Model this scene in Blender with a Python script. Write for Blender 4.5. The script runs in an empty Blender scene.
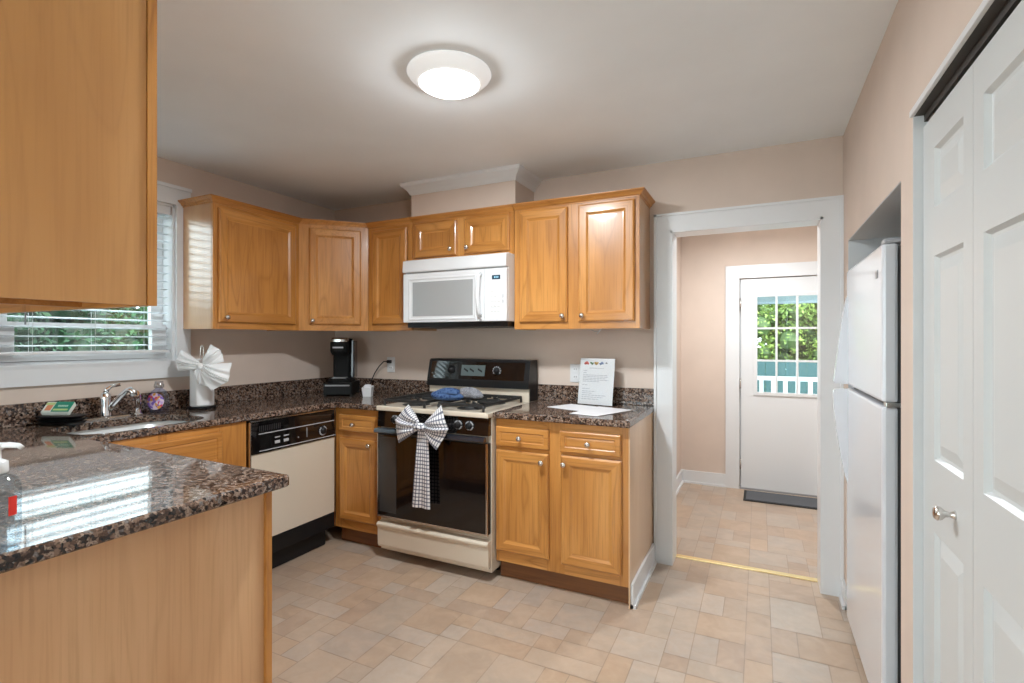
import bpy, bmesh, math, random
from mathutils import Vector
random.seed(7)
PI = math.pi
S = bpy.context.scene
COL = S.collection
def R(a): return math.radians(a)

# ------------------------------------------------------------------ camera, world, sun, exposure
YAW = 0.4514
cd = bpy.data.cameras.new('camera')
cam = bpy.data.objects.new('camera', cd); COL.objects.link(cam)
cam.location = (3.1065, -3.1058, 1.3144)
cam.rotation_euler = (PI / 2, 0, YAW)
cd.sensor_width = 36.0
cd.lens = 510.85 / 1024 * 36
cd.shift_y = -1.3 / 1024
cd.clip_start = 0.02
S.camera = cam
S.view_settings.view_transform = 'Standard'
S.view_settings.look = 'None'
S.view_settings.gamma = 1
S.view_settings.use_curve_mapping = False
S.view_settings.exposure = 0.24
WORLD_STRENGTH = 6.0
wd = bpy.data.worlds.new('world'); S.world = wd; wd.use_nodes = True
bgn = wd.node_tree.nodes['Background']
bgn.inputs[0].default_value = (0.83, 0.93, 1.0, 1); bgn.inputs[1].default_value = WORLD_STRENGTH
sl = bpy.data.lights.new('sun', 'SUN'); sl.energy = 5.0; sl.angle = R(2); sl.color = (1, .95, .86)
sun = bpy.data.objects.new('sun', sl); COL.objects.link(sun)
sun.rotation_euler = Vector((-.62, .42, -.75)).to_track_quat('-Z', 'Y').to_euler()
KITCHEN_LAMP = 30
NEAR_FILL = 17
HALL_LAMP = 21

# ------------------------------------------------------------------ materials
def mat(name, col=(.8, .8, .8), rough=.5, metal=0, coat=0, spec=None, emit=None, es=1):
    m = bpy.data.materials.new(name); m.use_nodes = True
    b = m.node_tree.nodes['Principled BSDF']
    b.inputs['Base Color'].default_value = (*col, 1)
    b.inputs['Roughness'].default_value = rough
    b.inputs['Metallic'].default_value = metal
    if coat: b.inputs['Coat Weight'].default_value = coat; b.inputs['Coat IOR'].default_value = 1.75 if 'veneer_side' in name else 1.5; b.inputs['Coat Roughness'].default_value = .17 if 'veneer' in name else .08
    if spec is not None: b.inputs['Specular IOR Level'].default_value = spec
    if emit: b.inputs['Emission Color'].default_value = (*emit, 1); b.inputs['Emission Strength'].default_value = es
    return m
class NT:
    def __init__(s, m): s.t = m.node_tree; s.b = s.t.nodes['Principled BSDF']
    def n(s, typ, **k):
        x = s.t.nodes.new(typ)
        for a, v in k.items():
            if a.startswith('i_'): x.inputs[int(a[2:]) if a[2:].isdigit() else a[2:]].default_value = v
            else: setattr(x, a, v)
        return x
    def l(s, a, b): s.t.links.new(a, b)
    def math(s, op, a, b=None, v=None):
        x = s.n('ShaderNodeMath', operation=op); s.l(a, x.inputs[0])
        if b is not None: s.l(b, x.inputs[1])
        elif v is not None: x.inputs[1].default_value = v
        return x.outputs[0]
    def coords(s, scale, rnd=True):
        tc = s.n('ShaderNodeTexCoord'); mp = s.n('ShaderNodeMapping'); mp.inputs['Scale'].default_value = scale
        if rnd:
            oi = s.n('ShaderNodeObjectInfo'); cx = s.n('ShaderNodeCombineXYZ')
            q = s.math('MULTIPLY', oi.outputs['Random'], v=17.3)
            for i in range(3): s.l(q, cx.inputs[i])
            va = s.n('ShaderNodeVectorMath', operation='ADD'); s.l(tc.outputs['Object'], va.inputs[0]); s.l(cx.outputs[0], va.inputs[1])
            s.l(va.outputs[0], mp.inputs[0])
        else: s.l(tc.outputs['Object'], mp.inputs[0])
        return mp.outputs[0]
    def noise(s, vec, scale, detail=4, rough=.55, dist=0):
        x = s.n('ShaderNodeTexNoise'); x.inputs['Scale'].default_value = scale; x.inputs['Detail'].default_value = detail
        x.inputs['Roughness'].default_value = rough; x.inputs['Distortion'].default_value = dist
        s.l(vec, x.inputs['Vector']); return x.outputs['Fac']
    def ramp(s, f, stops, const=False):
        x = s.n('ShaderNodeValToRGB'); e = x.color_ramp.elements
        if const: x.color_ramp.interpolation = 'CONSTANT'
        while len(e) < len(stops): e.new(.5)
        for el, (p, c) in zip(e, stops): el.position = p; el.color = (*c, 1)
        s.l(f, x.inputs[0]); return x.outputs[0]
    def mix(s, f, a, b, mode='MIX'):
        x = s.n('ShaderNodeMix', data_type='RGBA', blend_type=mode)
        if isinstance(f, (int, float)): x.inputs[0].default_value = f
        else: s.l(f, x.inputs[0])
        for k, v in ((6, a), (7, b)):
            if isinstance(v, tuple): x.inputs[k].default_value = (*v, 1)
            else: s.l(v, x.inputs[k])
        return x.outputs[2]
    def bump(s, f, st=.1, d=.002):
        x = s.n('ShaderNodeBump'); x.inputs['Strength'].default_value = st; x.inputs['Distance'].default_value = d
        s.l(f, x.inputs['Height']); s.l(x.outputs[0], s.b.inputs['Normal'])

def wood(name, dark, mid, light, axis='Z', rough=.32, figure=.85, coat=.25):
    m = mat(name, mid, rough, coat=coat); t = NT(m)
    def sc(a, c): return {'Z': (a, a, c), 'X': (c, a, a), 'Y': (a, c, a)}[axis]
    n1 = t.noise(t.coords(sc(3.2, .42)), 1.6, 2, .45, .3)
    cath = t.math('PINGPONG', t.math('MULTIPLY', n1, v=15), v=1.0)
    n2 = t.noise(t.coords(sc(70, 2.2)), 1.5, 4, .6)
    n3 = t.noise(t.coords(sc(2.5, .8)), 1.5, 2)
    c = t.ramp(n3, [(.3, tuple(.5 * a + .5 * b for a, b in zip(dark, mid))), (.5, mid), (.72, light)])
    line = t.ramp(cath, [(.0, (1, 1, 1)), (.13, (.35, .35, .35)), (.3, (0, 0, 0))])
    f = t.math('MULTIPLY', line, v=figure * .55)
    c = t.mix(f, c, dark)
    pore = t.ramp(n2, [(.36, (1, 1, 1)), (.52, (0, 0, 0))])
    c = t.mix(t.math('MULTIPLY', pore, v=figure * .5), c, dark)
    t.l(c, t.b.inputs['Base Color'])
    t.bump(n2, .06, .001)
    return m
OD, OM, OL = (.31, .115, .020), (.55, .240, .056), (.65, .315, .088)
oak = wood('honey_oak', OD, OM, OL)
oak_h = wood('honey_oak_rail', OD, OM, OL, axis='X')
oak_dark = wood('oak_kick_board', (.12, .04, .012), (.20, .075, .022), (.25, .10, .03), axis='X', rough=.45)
maple_hang = wood('amber_end_panel', (.36, .15, .04), (.54, .265, .085), (.62, .325, .12), figure=.35, rough=.38)
maple = wood('maple_end_panel', (.44, .22, .10), (.66, .385, .20), (.74, .47, .265), figure=.4, rough=.38)
oak_side = wood('oak_veneer_side', (.45, .22, .09), (.58, .31, .13), (.66, .38, .18), figure=.3, rough=.34, coat=.9)

def granite_mat():
    m = mat('brown_granite', rough=.05); t = NT(m)
    v = t.coords((1, 1, 1), False)
    nz = t.n('ShaderNodeTexNoise'); nz.inputs['Scale'].default_value = 60; t.l(v, nz.inputs['Vector'])
    ad = t.n('ShaderNodeVectorMath', operation='MULTIPLY_ADD'); t.l(nz.outputs['Color'], ad.inputs[0])
    ad.inputs[1].default_value = (.018,) * 3; t.l(v, ad.inputs[2])
    vo = t.n('ShaderNodeTexVoronoi'); vo.inputs['Scale'].default_value = 125; t.l(ad.outputs[0], vo.inputs['Vector'])
    sp = t.n('ShaderNodeSeparateColor'); t.l(vo.outputs['Color'], sp.inputs[0])
    big = t.noise(v, 28, 3)
    k = t.math('ADD', t.math('MULTIPLY', sp.outputs[0], v=.62), t.math('MULTIPLY', big, v=.42))
    c = t.ramp(k, [(0, (.010, .009, .009)), (.30, (.040, .024, .018)), (.42, (.115, .066, .045)), (.52, (.22, .14, .10)), (.66, (.34, .25, .195)), (.78, (.20, .18, .17))], True)
    fine = t.noise(v, 260, 3)
    c = t.mix(t.math('MULTIPLY', t.ramp(fine, [(.42, (1, 1, 1)), (.5, (0, 0, 0))]), v=.6), c, (.03, .02, .018))
    t.l(c, t.b.inputs['Base Color']); return m
granite = granite_mat()

def plaster(name, c, amt=.04, rough=.75):
    m = mat(name, c, rough); t = NT(m); v = t.coords((1, 1, 1), False)
    n = t.noise(v, 3, 3)
    col = t.ramp(n, [(.3, tuple(x * (1 - amt) for x in c)), (.7, tuple(min(1, x * (1 + amt)) for x in c))])
    t.l(col, t.b.inputs['Base Color']); t.bump(t.noise(v, 220, 3), .08, .001); return m
wall_m = plaster('peach_beige_paint', (.67, .555, .475))
ceil_m = plaster('ceiling_white_paint', (.86, .90, .93), .02)
alcove_m = plaster('alcove_grey_paint', (.66, .68, .69), .02)
trim_m = mat('white_gloss_trim', (.73, .74, .75), .3)
door_m = mat('white_door_paint', (.60, .62, .62), .35)
white_m = mat('white_plastic', (.74, .75, .76), .25, coat=.3)
fridge_m = mat('fridge_white_enamel', (.72, .74, .78), .18, coat=.4)
fridge_side = mat('fridge_side_gap_shade', (.07, .07, .075), .5)  # dark tone stands in for the shaded alcove gap beside the body
cream = mat('almond_enamel', (.70, .615, .50), .25, coat=.4)
black_m = mat('black_plastic', (.010, .010, .011), .35, spec=.3)
blackgl = mat('black_glass', (.006, .005, .005), .04, coat=.5)
iron = mat('black_cast_iron', (.015, .015, .015), .55)
steel = mat('brushed_steel', (.62, .62, .60), .25, 1)
chrome = mat('chrome', (.8, .8, .82), .08, 1)
nickel = mat('satin_nickel', (.70, .67, .64), .22, 1)
brass = mat('brass_strip', (.90, .72, .38), .35, 1)
grey_m = mat('grey_plastic', (.30, .30, .31), .4)
lgrey = mat('light_grey_print', (.45, .45, .47), .6)
paper = mat('white_paper', (.80, .80, .82), .7)
rubber = mat('dark_rubber', (.02, .02, .02), .8)
dark_gap = mat('dark_track_and_header_shade', (.05, .045, .04), .6)
steel_sink = mat('satin_sink_steel', (.60, .63, .63), .32, .55)
lamp_rim = mat('lamp_frosted_rim', (.85, .85, .85), .4, emit=(.95, .98, 1), es=.30)
lamp_on = mat('lamp_diffuser', (.9, .9, .9), .4, emit=(1, .97, .92), es=9)
def glass_mat(name, tint=(1, 1, 1), refl=.07):
    m = bpy.data.materials.new(name); m.use_nodes = True; t = m.node_tree; t.nodes.clear()
    o = t.nodes.new('ShaderNodeOutputMaterial'); mx = t.nodes.new('ShaderNodeMixShader')
    a = t.nodes.new('ShaderNodeBsdfTransparent'); g = t.nodes.new('ShaderNodeBsdfGlossy')
    a.inputs[0].default_value = (*tint, 1); g.inputs['Roughness'].default_value = .02
    mx.inputs[0].default_value = refl
    t.links.new(a.outputs[0], mx.inputs[1]); t.links.new(g.outputs[0], mx.inputs[2]); t.links.new(mx.outputs[0], o.inputs[0])
    return m
glass = glass_mat('window_glass', (.93, .97, .96))
clear = glass_mat('clear_plastic', (.82, .88, .92), .1)
soap_blue = glass_mat('blue_clear_soap', (.72, .76, .90), .12)
def slat_mat():
    m = mat('white_blind_slat', (.82, .83, .85), .4)
    t = NT(m); tr = t.n('ShaderNodeBsdfTranslucent'); tr.inputs[0].default_value = (.8, .85, .9, 1)
    mx = t.n('ShaderNodeMixShader'); mx.inputs[0].default_value = .25
    o = t.t.nodes['Material Output']
    t.l(t.b.outputs[0], mx.inputs[1]); t.l(tr.outputs[0], mx.inputs[2]); t.l(mx.outputs[0], o.inputs[0]); return m
slat_m = slat_mat()
def leaf_mat(name, a, b, c):
    m = mat(name, b, .6); t = NT(m); v = t.coords((1, 1, 1), False)
    at = t.n('ShaderNodeAttribute', attribute_name='leaf')
    col = t.ramp(at.outputs['Fac'], [(0, a), (.5, b), (1, c)])
    t.l(col, t.b.inputs['Base Color'])
    tr = t.n('ShaderNodeBsdfTranslucent'); t.l(col, tr.inputs[0])
    mx = t.n('ShaderNodeMixShader'); mx.inputs[0].default_value = .3
    t.l(t.b.outputs[0], mx.inputs[1]); t.l(tr.outputs[0], mx.inputs[2]); t.l(mx.outputs[0], t.t.nodes['Material Output'].inputs[0])
    return m
leaf_dk = leaf_mat('deep_green_leaves', (.006, .028, .010), (.02, .085, .03), (.06, .155, .06))
leaf_lt = leaf_mat('yellow_green_leaves', (.05, .11, .03), (.22, .34, .07), (.46, .58, .14))
bark = mat('bark', (.10, .07, .05), .9)
grass_m = plaster('lawn_green', (.025, .07, .02), .4, .9)
porch_m = mat('porch_grey_boards', (.42, .44, .46), .7)
awning_m = mat('blue_grey_awning', (.30, .38, .42), .6)
teal = mat('teal_fence_paint', (.025, .085, .095), .6)
def floor_mat():
    m = mat('vinyl_tile', rough=.28); t = NT(m); v = t.coords((1, 1, 1), False)
    at = t.n('ShaderNodeAttribute', attribute_name='tile')
    n = t.noise(v, 26, 4); n2 = t.noise(v, 7, 3, dist=1.0)
    c = t.mix(t.math('MULTIPLY', t.ramp(n, [(.3, (0, 0, 0)), (.7, (1, 1, 1))]), v=.22), at.outputs['Color'], (.36, .23, .14))
    c = t.mix(t.math('MULTIPLY', t.ramp(n2, [(.42, (0, 0, 0)), (.65, (1, 1, 1))]), v=.25), c, (.62, .46, .34))
    t.l(c, t.b.inputs['Base Color']); t.bump(n, .05, .001); return m
floor_m = floor_mat()
def gingham():
    m = mat('gingham_cloth', (.8, .8, .8), .85); t = NT(m)
    uv = t.n('ShaderNodeUVMap'); sp = t.n('ShaderNodeSeparateXYZ'); t.l(uv.outputs[0], sp.inputs[0])
    fs = []
    for i in range(2):
        f = t.math('FRACT', sp.outputs[i])
        fs.append(t.math('LESS_THAN', f, v=.34))
    su = t.math('MULTIPLY', t.math('ADD', fs[0], fs[1]), v=.5)
    t.l(t.ramp(su, [(0, (.80, .79, .80)), (.4, (.22, .23, .28)), (.9, (.08, .085, .12))], True), t.b.inputs['Base Color'])
    return m
gingham_m = gingham()
cloth_white = mat('white_bow_paper', (.84, .84, .84), .8)
def quilt(name, a, b, s):
    m = mat(name, a, .9); t = NT(m); v = t.coords((1, 1, 1), False)
    vo = t.n('ShaderNodeTexVoronoi'); vo.inputs['Scale'].default_value = s; vo.feature = 'DISTANCE_TO_EDGE'; t.l(v, vo.inputs['Vector'])
    t.l(t.ramp(vo.outputs['Distance'], [(0, b), (.12, b), (.25, a)]), t.b.inputs['Base Color']); return m
blue_cloth = quilt('blue_patterned_cloth', (.008, .032, .115), (.05, .10, .22), 42)
grey_cloth = quilt('grey_mitt_cloth', (.30, .31, .33), (.2, .2, .22), 60)

# ------------------------------------------------------------------ mesh helpers
class MB:
    def __init__(s): s.bm = bmesh.new(); s.m = 0; s.sm = False; s.uv = None
    def face(s, vs, m=None, smooth=None):
        try: f = s.bm.faces.new(vs)
        except ValueError: return None
        f.material_index = s.m if m is None else m
        f.smooth = s.sm if smooth is None else smooth
        return f
    def v(s, p): return s.bm.verts.new(p)
    def box(s, x0, x1, y0, y1, z0, z1, b=0):
        r = bmesh.ops.create_cube(s.bm, size=1)
        for v in r['verts']:
            v.co = Vector((x0 + (v.co.x + .5) * (x1 - x0), y0 + (v.co.y + .5) * (y1 - y0), z0 + (v.co.z + .5) * (z1 - z0)))
        fs = set(f for v in r['verts'] for f in v.link_faces)
        for f in fs: f.material_index = s.m
        if b:
            es = list(set(e for v in r['verts'] for e in v.link_edges))
            q = bmesh.ops.bevel(s.bm, geom=es, offset=b, segments=2, affect='EDGES', profile=.6)
            for f in q['faces']: f.material_index = s.m
        return s
    def loft(s, rings, close=True, cap=True, smooth=False):
        vr = [[s.v(p) for p in r] for r in rings]
        n = len(vr[0])
        for a, b in zip(vr, vr[1:]):
            for i in range(n if close else n - 1):
                j = (i + 1) % n
                s.face([a[i], a[j], b[j], b[i]], smooth=smooth)
        if cap:
            s.face(list(reversed(vr[0])), smooth=False); s.face(vr[-1], smooth=False)
        return s
    def lathe(s, prof, c=(0, 0, 0), ax='Z', n=20, smooth=True):
        rings = []
        for r, h in prof:
            rg = []
            for i in range(n):
                a = 2 * PI * i / n; x, y = max(r, 1e-5) * math.cos(a), max(r, 1e-5) * math.sin(a)
                p = {'Z': (x, y, h), 'Y': (x, h, -y), '-Y': (x, -h, y), 'X': (h, x, y), '-X': (-h, -x, y)}[ax]
                rg.append((c[0] + p[0], c[1] + p[1], c[2] + p[2]))
            rings.append(rg)
        return s.loft(rings, smooth=smooth)
    def tube(s, pts, r, n=10, smooth=True):
        P = [Vector(p) for p in pts]; rr = r if isinstance(r, (list, tuple)) else [r] * len(P)
        rings = []; up = None
        for i, p in enumerate(P):
            d = (P[min(i + 1, len(P) - 1)] - P[max(i - 1, 0)]).normalized()
            if up is None: up = Vector((0, 0, 1)) if abs(d.z) < .9 else Vector((1, 0, 0))
            a = d.cross(up).normalized(); b = a.cross(d).normalized(); up = b
            rings.append([p + (a * math.cos(2 * PI * k / n) + b * math.sin(2 * PI * k / n)) * rr[i] for k in range(n)])
        return s.loft(rings, smooth=smooth)
    def prism(s, pts, z0, z1, ax='Z'):
        f = {'Z': lambda p, h: (p[0], p[1], h), 'Y': lambda p, h: (p[0], h, p[1]), 'X': lambda p, h: (h, p[0], p[1])}[ax]
        return s.loft([[f(p, z0) for p in pts], [f(p, z1) for p in pts]])
    def surf(s, f, nu, nv, us=1, vs=1, smooth=True):
        L = s.bm.loops.layers.uv.verify()
        g = [[s.v(f(i / nu, j / nv)) for j in range(nv + 1)] for i in range(nu + 1)]
        for i in range(nu):
            for j in range(nv):
                q = s.face([g[i][j], g[i + 1][j], g[i + 1][j + 1], g[i][j + 1]], smooth=smooth)
                if q:
                    for lp, (a, b) in zip(q.loops, ((i, j), (i + 1, j), (i + 1, j + 1), (i, j + 1))): lp[L].uv = (a / nu * us, b / nv * vs)
        return s
    def build(s, name, mats, parent=None, kind=None, label=None, fix=True):
        if fix: bmesh.ops.recalc_face_normals(s.bm, faces=s.bm.faces[:])
        me = bpy.data.meshes.new(name); s.bm.to_mesh(me); s.bm.free()
        for m in (mats if isinstance(mats, (list, tuple)) else [mats]): me.materials.append(m)
        o = bpy.data.objects.new(name, me); COL.objects.link(o)
        if parent: o.parent = parent
        if kind: o['kind'] = kind
        if label: o['label'] = label
        return o
def thing(name, label, cat, loc=(0, 0, 0), rz=0, group=None):
    o = bpy.data.objects.new(name, None); COL.objects.link(o); o.empty_display_size = .1
    o.location = loc; o.rotation_euler = (0, 0, rz); o['label'] = label; o['category'] = cat
    if group: o['group'] = group
    return o
def tag(o, label, cat, group=None):
    o['label'] = label; o['category'] = cat
    if group: o['group'] = group
    return o
def struct(name, mb, m, parent=None): return mb.build(name, m, parent, kind=None if parent else 'structure')
def sroot(name, loc=(0, 0, 0), rz=0):
    o = bpy.data.objects.new(name, None); COL.objects.link(o); o.location = loc; o.rotation_euler = (0, 0, rz); o['kind'] = 'structure'; return o

def offset_poly(pts, d):
    n = len(pts); out = []
    for i in range(n):
        p, a, b = Vector(pts[i]), Vector(pts[i - 1]), Vector(pts[(i + 1) % n])
        e1, e2 = (p - a).normalized(), (b - p).normalized()
        n1, n2 = Vector((-e1.y, e1.x)), Vector((-e2.y, e2.x))      # inward for CCW
        k = 1 + n1.dot(n2)
        out.append(tuple(p + (n1 + n2) * (d / max(k, .2))))
    return out
def slab(mb, poly, z0, z1, hole=None, r=.010):
    prof = [(z0, .004), (z0 + .004, 0), (z1 - r, 0), (z1 - .45 * r, .12 * r), (z1 - .12 * r, .45 * r), (z1, r)]
    rings = []
    for z, dd in prof: rings.append([mb.v((x, y, z)) for x, y in offset_poly(poly, dd)])
    n = len(poly)
    for a, b in zip(rings, rings[1:]):
        for i in range(n): mb.face([a[i], a[(i + 1) % n], b[(i + 1) % n], b[i]])
    for ring, z in ((rings[0], z0), (rings[-1], z1)):
        edges = [mb.bm.edges.get((ring[i], ring[(i + 1) % n])) for i in range(n)]
        if hole:
            h = [mb.v((x, y, z)) for x, y in hole]
            edges += [mb.bm.edges.new((h[i], h[(i + 1) % len(h)])) for i in range(len(h))]
            if z == z0: hb = h
            else: ht = h
        bmesh.ops.triangle_fill(mb.bm, use_beauty=True, use_dissolve=False, edges=edges)
    if hole:
        m = len(hole)
        for i in range(m): mb.face([hb[i], hb[(i + 1) % m], ht[(i + 1) % m], ht[i]])
    return mb

# panelled front: outer rectangle, recessed or raised centre. front faces -Y, back at y
def panel_front(mb, x0, x1, z0, z1, y, rings, mv=0, mh=1, mc=0, t=.02):
    """rings: list of (inset, height in front of y)"""
    def rect(i, h): return [(x0 + i, y - h, z0 + i), (x1 - i, y - h, z0 + i), (x1 - i, y - h, z1 - i), (x0 + i, y - h, z1 - i)]
    vr = [[mb.v(p) for p in rect(i, h)] for i, h in [(0, 0)] + rings]
    mb.face(vr[0], m=mv)
    for a, b in zip(vr, vr[1:]):
        for k in range(4):
            j = (k + 1) % 4
            mb.face([a[k], a[j], b[j], b[k]], m=mh if k in (0, 2) else mv)
    mb.face(vr[-1], m=mc)
DOOR_R = [(0, .012), (.004, .016), (.009, .019), (.047, .019), (.051, .016), (.060, .011), (.066, .0105)]
DRAW_R = [(0, .013), (.003, .017), (.006, .019), (.026, .019), (.031, .0145), (.040, .016)]
def knob(parent, x, y, z, mt=None, r=.0145):
    mb = MB(); mb.lathe([(.006, 0), (.006, .010), (.0075, .014), (r, .019), (r, .024), (r * .8, .029), (0, .031)], (x, y, z), '-Y', 16)
    return mb.build('knob', mt or nickel, parent)
def cab_door(parent, x0, x1, z0, z1, y, kx=None, kz=None, name='door', rings=DOOR_R, horiz=False, knobmat=None):
    mb = MB()
    if horiz: panel_front(mb, x0, x1, z0, z1, y, rings, 1, 1, 1)
    else: panel_front(mb, x0, x1, z0, z1, y, rings)
    d = mb.build(name, [oak, oak_h], parent)
    if kx is not None: knob(d, kx, y - .019, kz)
    return d
def crown(parent, x0, x1, d, z, left=0, right=0, h=.038):
    prof = [(0, .003), (.007, .004), (.010, .010), (.020, .015), (.028, .026), (.033, .032), (h, .032)]
    mb = MB()
    mb.loft([[(x0 - e * left, -d - e, z + q), (x1 + e * right, -d - e, z + q), (x1 + e * right, -.001, z + q), (x0 - e * left, -.001, z + q)] for q, e in prof])
    return mb.build('crown_moulding', oak_h, parent)
def face_frame(mb, x0, x1, z0, z1, y0, y1, openings, ms=0, mr=1):
    """stiles and rails around openings [(x0,x1,z0,z1)] via grid"""
    xs = sorted({x0, x1, *[o[0] for o in openings], *[o[1] for o in openings]})
    zs = sorted({z0, z1, *[o[2] for o in openings], *[o[3] for o in openings]})
    full = []
    for a, b in zip(xs, xs[1:]):
        col = [(c, d) for c, d in zip(zs, zs[1:]) if not any(o[0] <= a and b <= o[1] and o[2] <= c and d <= o[3] for o in openings)]
        if len(col) == len(zs) - 1: mb.m = ms; mb.box(a, b, y0, y1, z0, z1)
        else:
            run = None; mb.m = mr
            for c, d in col + [(None, None)]:
                if run and c == run[1]: run = (run[0], d)
                else:
                    if run: mb.box(a, b, y0, y1, run[0], run[1])
                    run = (c, d)
    mb.m = 0

# ------------------------------------------------------------------ room shell
W, H = 3.493, 2.367
YF = -5.2
HX0, HX1, HY, HH = 2.449, 3.95, 1.853, 2.275
# floor: one sheet of printed vinyl tiles
def make_floor():
    U = .1025; N = 14
    cells = {}; tiles = []
    rnd = random.Random(11)
    kinds = [(2, 1), (1, 2), (2, 2), (1, 1), (3, 1), (3, 2), (2, 3), (1, 2), (2, 1), (2, 2), (1, 2)]
    occ = [[False] * N for _ in range(N)]
    for j in range(N):
        for i in range(N):
            if occ[i][j]: continue
            rnd.shuffle(kinds)
            for a, b in kinds + [(1, 1)]:
                if i + a <= N and j + b <= N and not any(occ[i + p][j + q] for p in range(a) for q in range(b)):
                    for p in range(a):
                        for q in range(b): occ[i + p][j + q] = True
                    tiles.append((i, j, a, b)); break
    pal = [(.50, .375, .285), (.52, .40, .31), (.51, .365, .265), (.53, .43, .355), (.48, .35, .265), (.51, .405, .325), (.54, .385, .275), (.50, .41, .345)]
    vs, fs, cols = [], [], []
    g = .0020
    ox, oy = 2.64 - 40 * U, -5.3
    regions = [(-.15, W + .8, YF - .1, .14), (HX0 - .05, HX1 + .05, .14, HY + .05)]
    def quad(x0, x1, y0, y1, z, c):
        b = len(vs); vs.extend([(x0, y0, z), (x1, y0, z), (x1, y1, z), (x0, y1, z)]); fs.append((b, b + 1, b + 2, b + 3)); cols.append(c)
    for (rx0, rx1, ry0, ry1) in regions:
        quad(rx0, rx1, ry0, ry1, -.0012, (.33, .25, .19))
        for mi in range(0, 5):
            for mj in range(0, 7):
                for (i, j, a, b) in tiles:
                    x0 = ox + (mi * N + i) * U; y0 = oy + (mj * N + j) * U
                    x0c, x1c = max(x0 + g, rx0), min(x0 + a * U - g, rx1)
                    y0c, y1c = max(y0 + g, ry0), min(y0 + b * U - g, ry1)
                    if x1c - x0c < .003 or y1c - y0c < .003: continue
                    q = random.Random(i * 31 + j * 7 + mi * 131 + mj * 17).random()
                    c = pal[(i * 5 + j * 3 + a + mi) % len(pal)]
                    quad(x0c, x1c, y0c, y1c, 0, tuple(x * k_ * (.83 + .08 * q) for x, k_ in zip(c, (.985, 1.0, .99))))
    me = bpy.data.meshes.new('floor'); me.from_pydata(vs, [], fs)
    at = me.color_attributes.new('tile', 'FLOAT_COLOR', 'CORNER')
    k = 0
    for p, c in zip(me.polygons, cols):
        for li in p.loop_indices: at.data[li].color = (*c, 1)
    me.materials.append(floor_m)
    o = bpy.data.objects.new('floor', me); COL.objects.link(o); o['kind'] = 'structure'
make_floor()
mb = MB(); mb.box(-.15, W + .85, YF - .15, .14, H, H + .12); struct('ceiling', mb, ceil_m)
mb = MB(); mb.box(HX0 - .12, HX1 + .12, .14, HY + .14, HH, HH + .2); struct('ceiling_hall', mb, ceil_m)

def wall_with_holes(name, axis, a0, a1, z0, z1, t0, t1, holes, m):
    mb = MB()
    xs = sorted({a0, a1, *[h[0] for h in holes], *[h[1] for h in holes]})
    for p, q in zip(xs, xs[1:]):
        hs = sorted([h for h in holes if h[0] <= p and q <= h[1]], key=lambda h: h[2])
        z = z0
        for h in hs + [(0, 0, z1, z1)]:
            if h[2] - z > 1e-4:
                if axis == 'Y': mb.box(t0, t1, p, q, z, h[2])
                else: mb.box(p, q, t0, t1, z, h[2])
            z = h[3]
    return struct(name, mb, m)
WY0, WY1, WZ0, WZ1 = -2.05, -1.262, 1.198, 2.11
wall_with_holes('wall_left', 'Y', YF, .14, 0, H, -.14, 0, [(WY0, WY1, WZ0, WZ1)], wall_m)
DX0, DX1, DZ = 2.6376, 3.4025, 1.954
wall_with_holes('wall_back', 'X', 0, W, 0, H, 0, .14, [(DX0, DX1, 0, DZ)], wall_m)
RY0, RY1, RZ = -1.193, -.160, 1.80
CY0, CY1, CZ = -2.81, -1.332, 1.940
wall_with_holes('wall_right', 'Y', YF, .14, 0, H, W, W + .1, [(CY0, CY1, 0, CZ), (RY0, RY1, 0, RZ)], wall_m)
wall_with_holes('wall_front', 'X', -.14, W + .1, 0, H, YF - .14, YF, [(.7, 2.9, .5, 2.12)], wall_m)
# alcove behind the fridge
mb = MB()
mb.box(W + .1, W + .80, RY0 - .06, RY0, 0, RZ + .06); mb.box(W + .1, W + .80, RY1, RY1 + .06, 0, RZ + .06)
mb.box(W + .80, W + .86, RY0 - .06, RY1 + .06, 0, RZ + .06); mb.box(W + .1, W + .80, RY0, RY1, RZ, RZ + .06)
mb.box(W + .001, W + .0995, RY0 - .0005, RY0 + .003, 0, RZ); mb.box(W + .001, W + .0995, RY1 - .003, RY1 + .0005, 0, RZ); mb.box(W + .001, W + .0995, RY0, RY1, RZ - .003, RZ + .0005)
struct('wall_alcove', mb, alcove_m)
mb = MB()
mb.box(W + .0995, W + .5, CY1, CY1 + .03, 0, CZ + .05); mb.box(W + .0995, W + .5, CY0 - .03, CY0, 0, CZ + .05)
mb.box(W + .5, W + .55, CY0 - .03, CY1 + .03, 0, CZ + .05); mb.box(W + .0995, W + .5, CY0, CY1, CZ, CZ + .05)
struct('wall_closet', mb, alcove_m)
# hall
mb = MB(); mb.box(HX0 - .12, HX0, .14, HY + .14, 0, HH); struct('wall_hall_left', mb, wall_m)
mb = MB(); mb.box(HX1, HX1 + .12, .14, HY + .14, 0, HH); struct('wall_hall_right', mb, wall_m)
EX0, EX1, EZ = 2.945, 3.79, 1.86
wall_with_holes('wall_hall_back', 'X', HX0, HX1, 0, HH, HY, HY + .14, [(EX0, EX1, 0, EZ)], wall_m)
wall_with_holes('wall_hall_front', 'X', W + .1, HX1, 0, HH, .08, .14, [], wall_m)
# duct chase over the range with its crown
SX0, SX1, SY = .985, 1.763, -.29
mb = MB(); mb.box(SX0, SX1, SY, 0, 2.142, H); struct('wall_soffit', mb, wall_m)
prof = [(2.292, .004), (2.300, .010), (2.306, .012), (2.318, .018), (2.336, .036), (2.346, .050), (2.352, .052), (H - .0005, .056)]
mb = MB(); mb.loft([[(SX0 - e, SY - e, z), (SX1 + e, SY - e, z), (SX1 + e, -.001, z), (SX0 - e, -.001, z)] for z, e in prof]); struct('trim_1', mb, trim_m)
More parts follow.
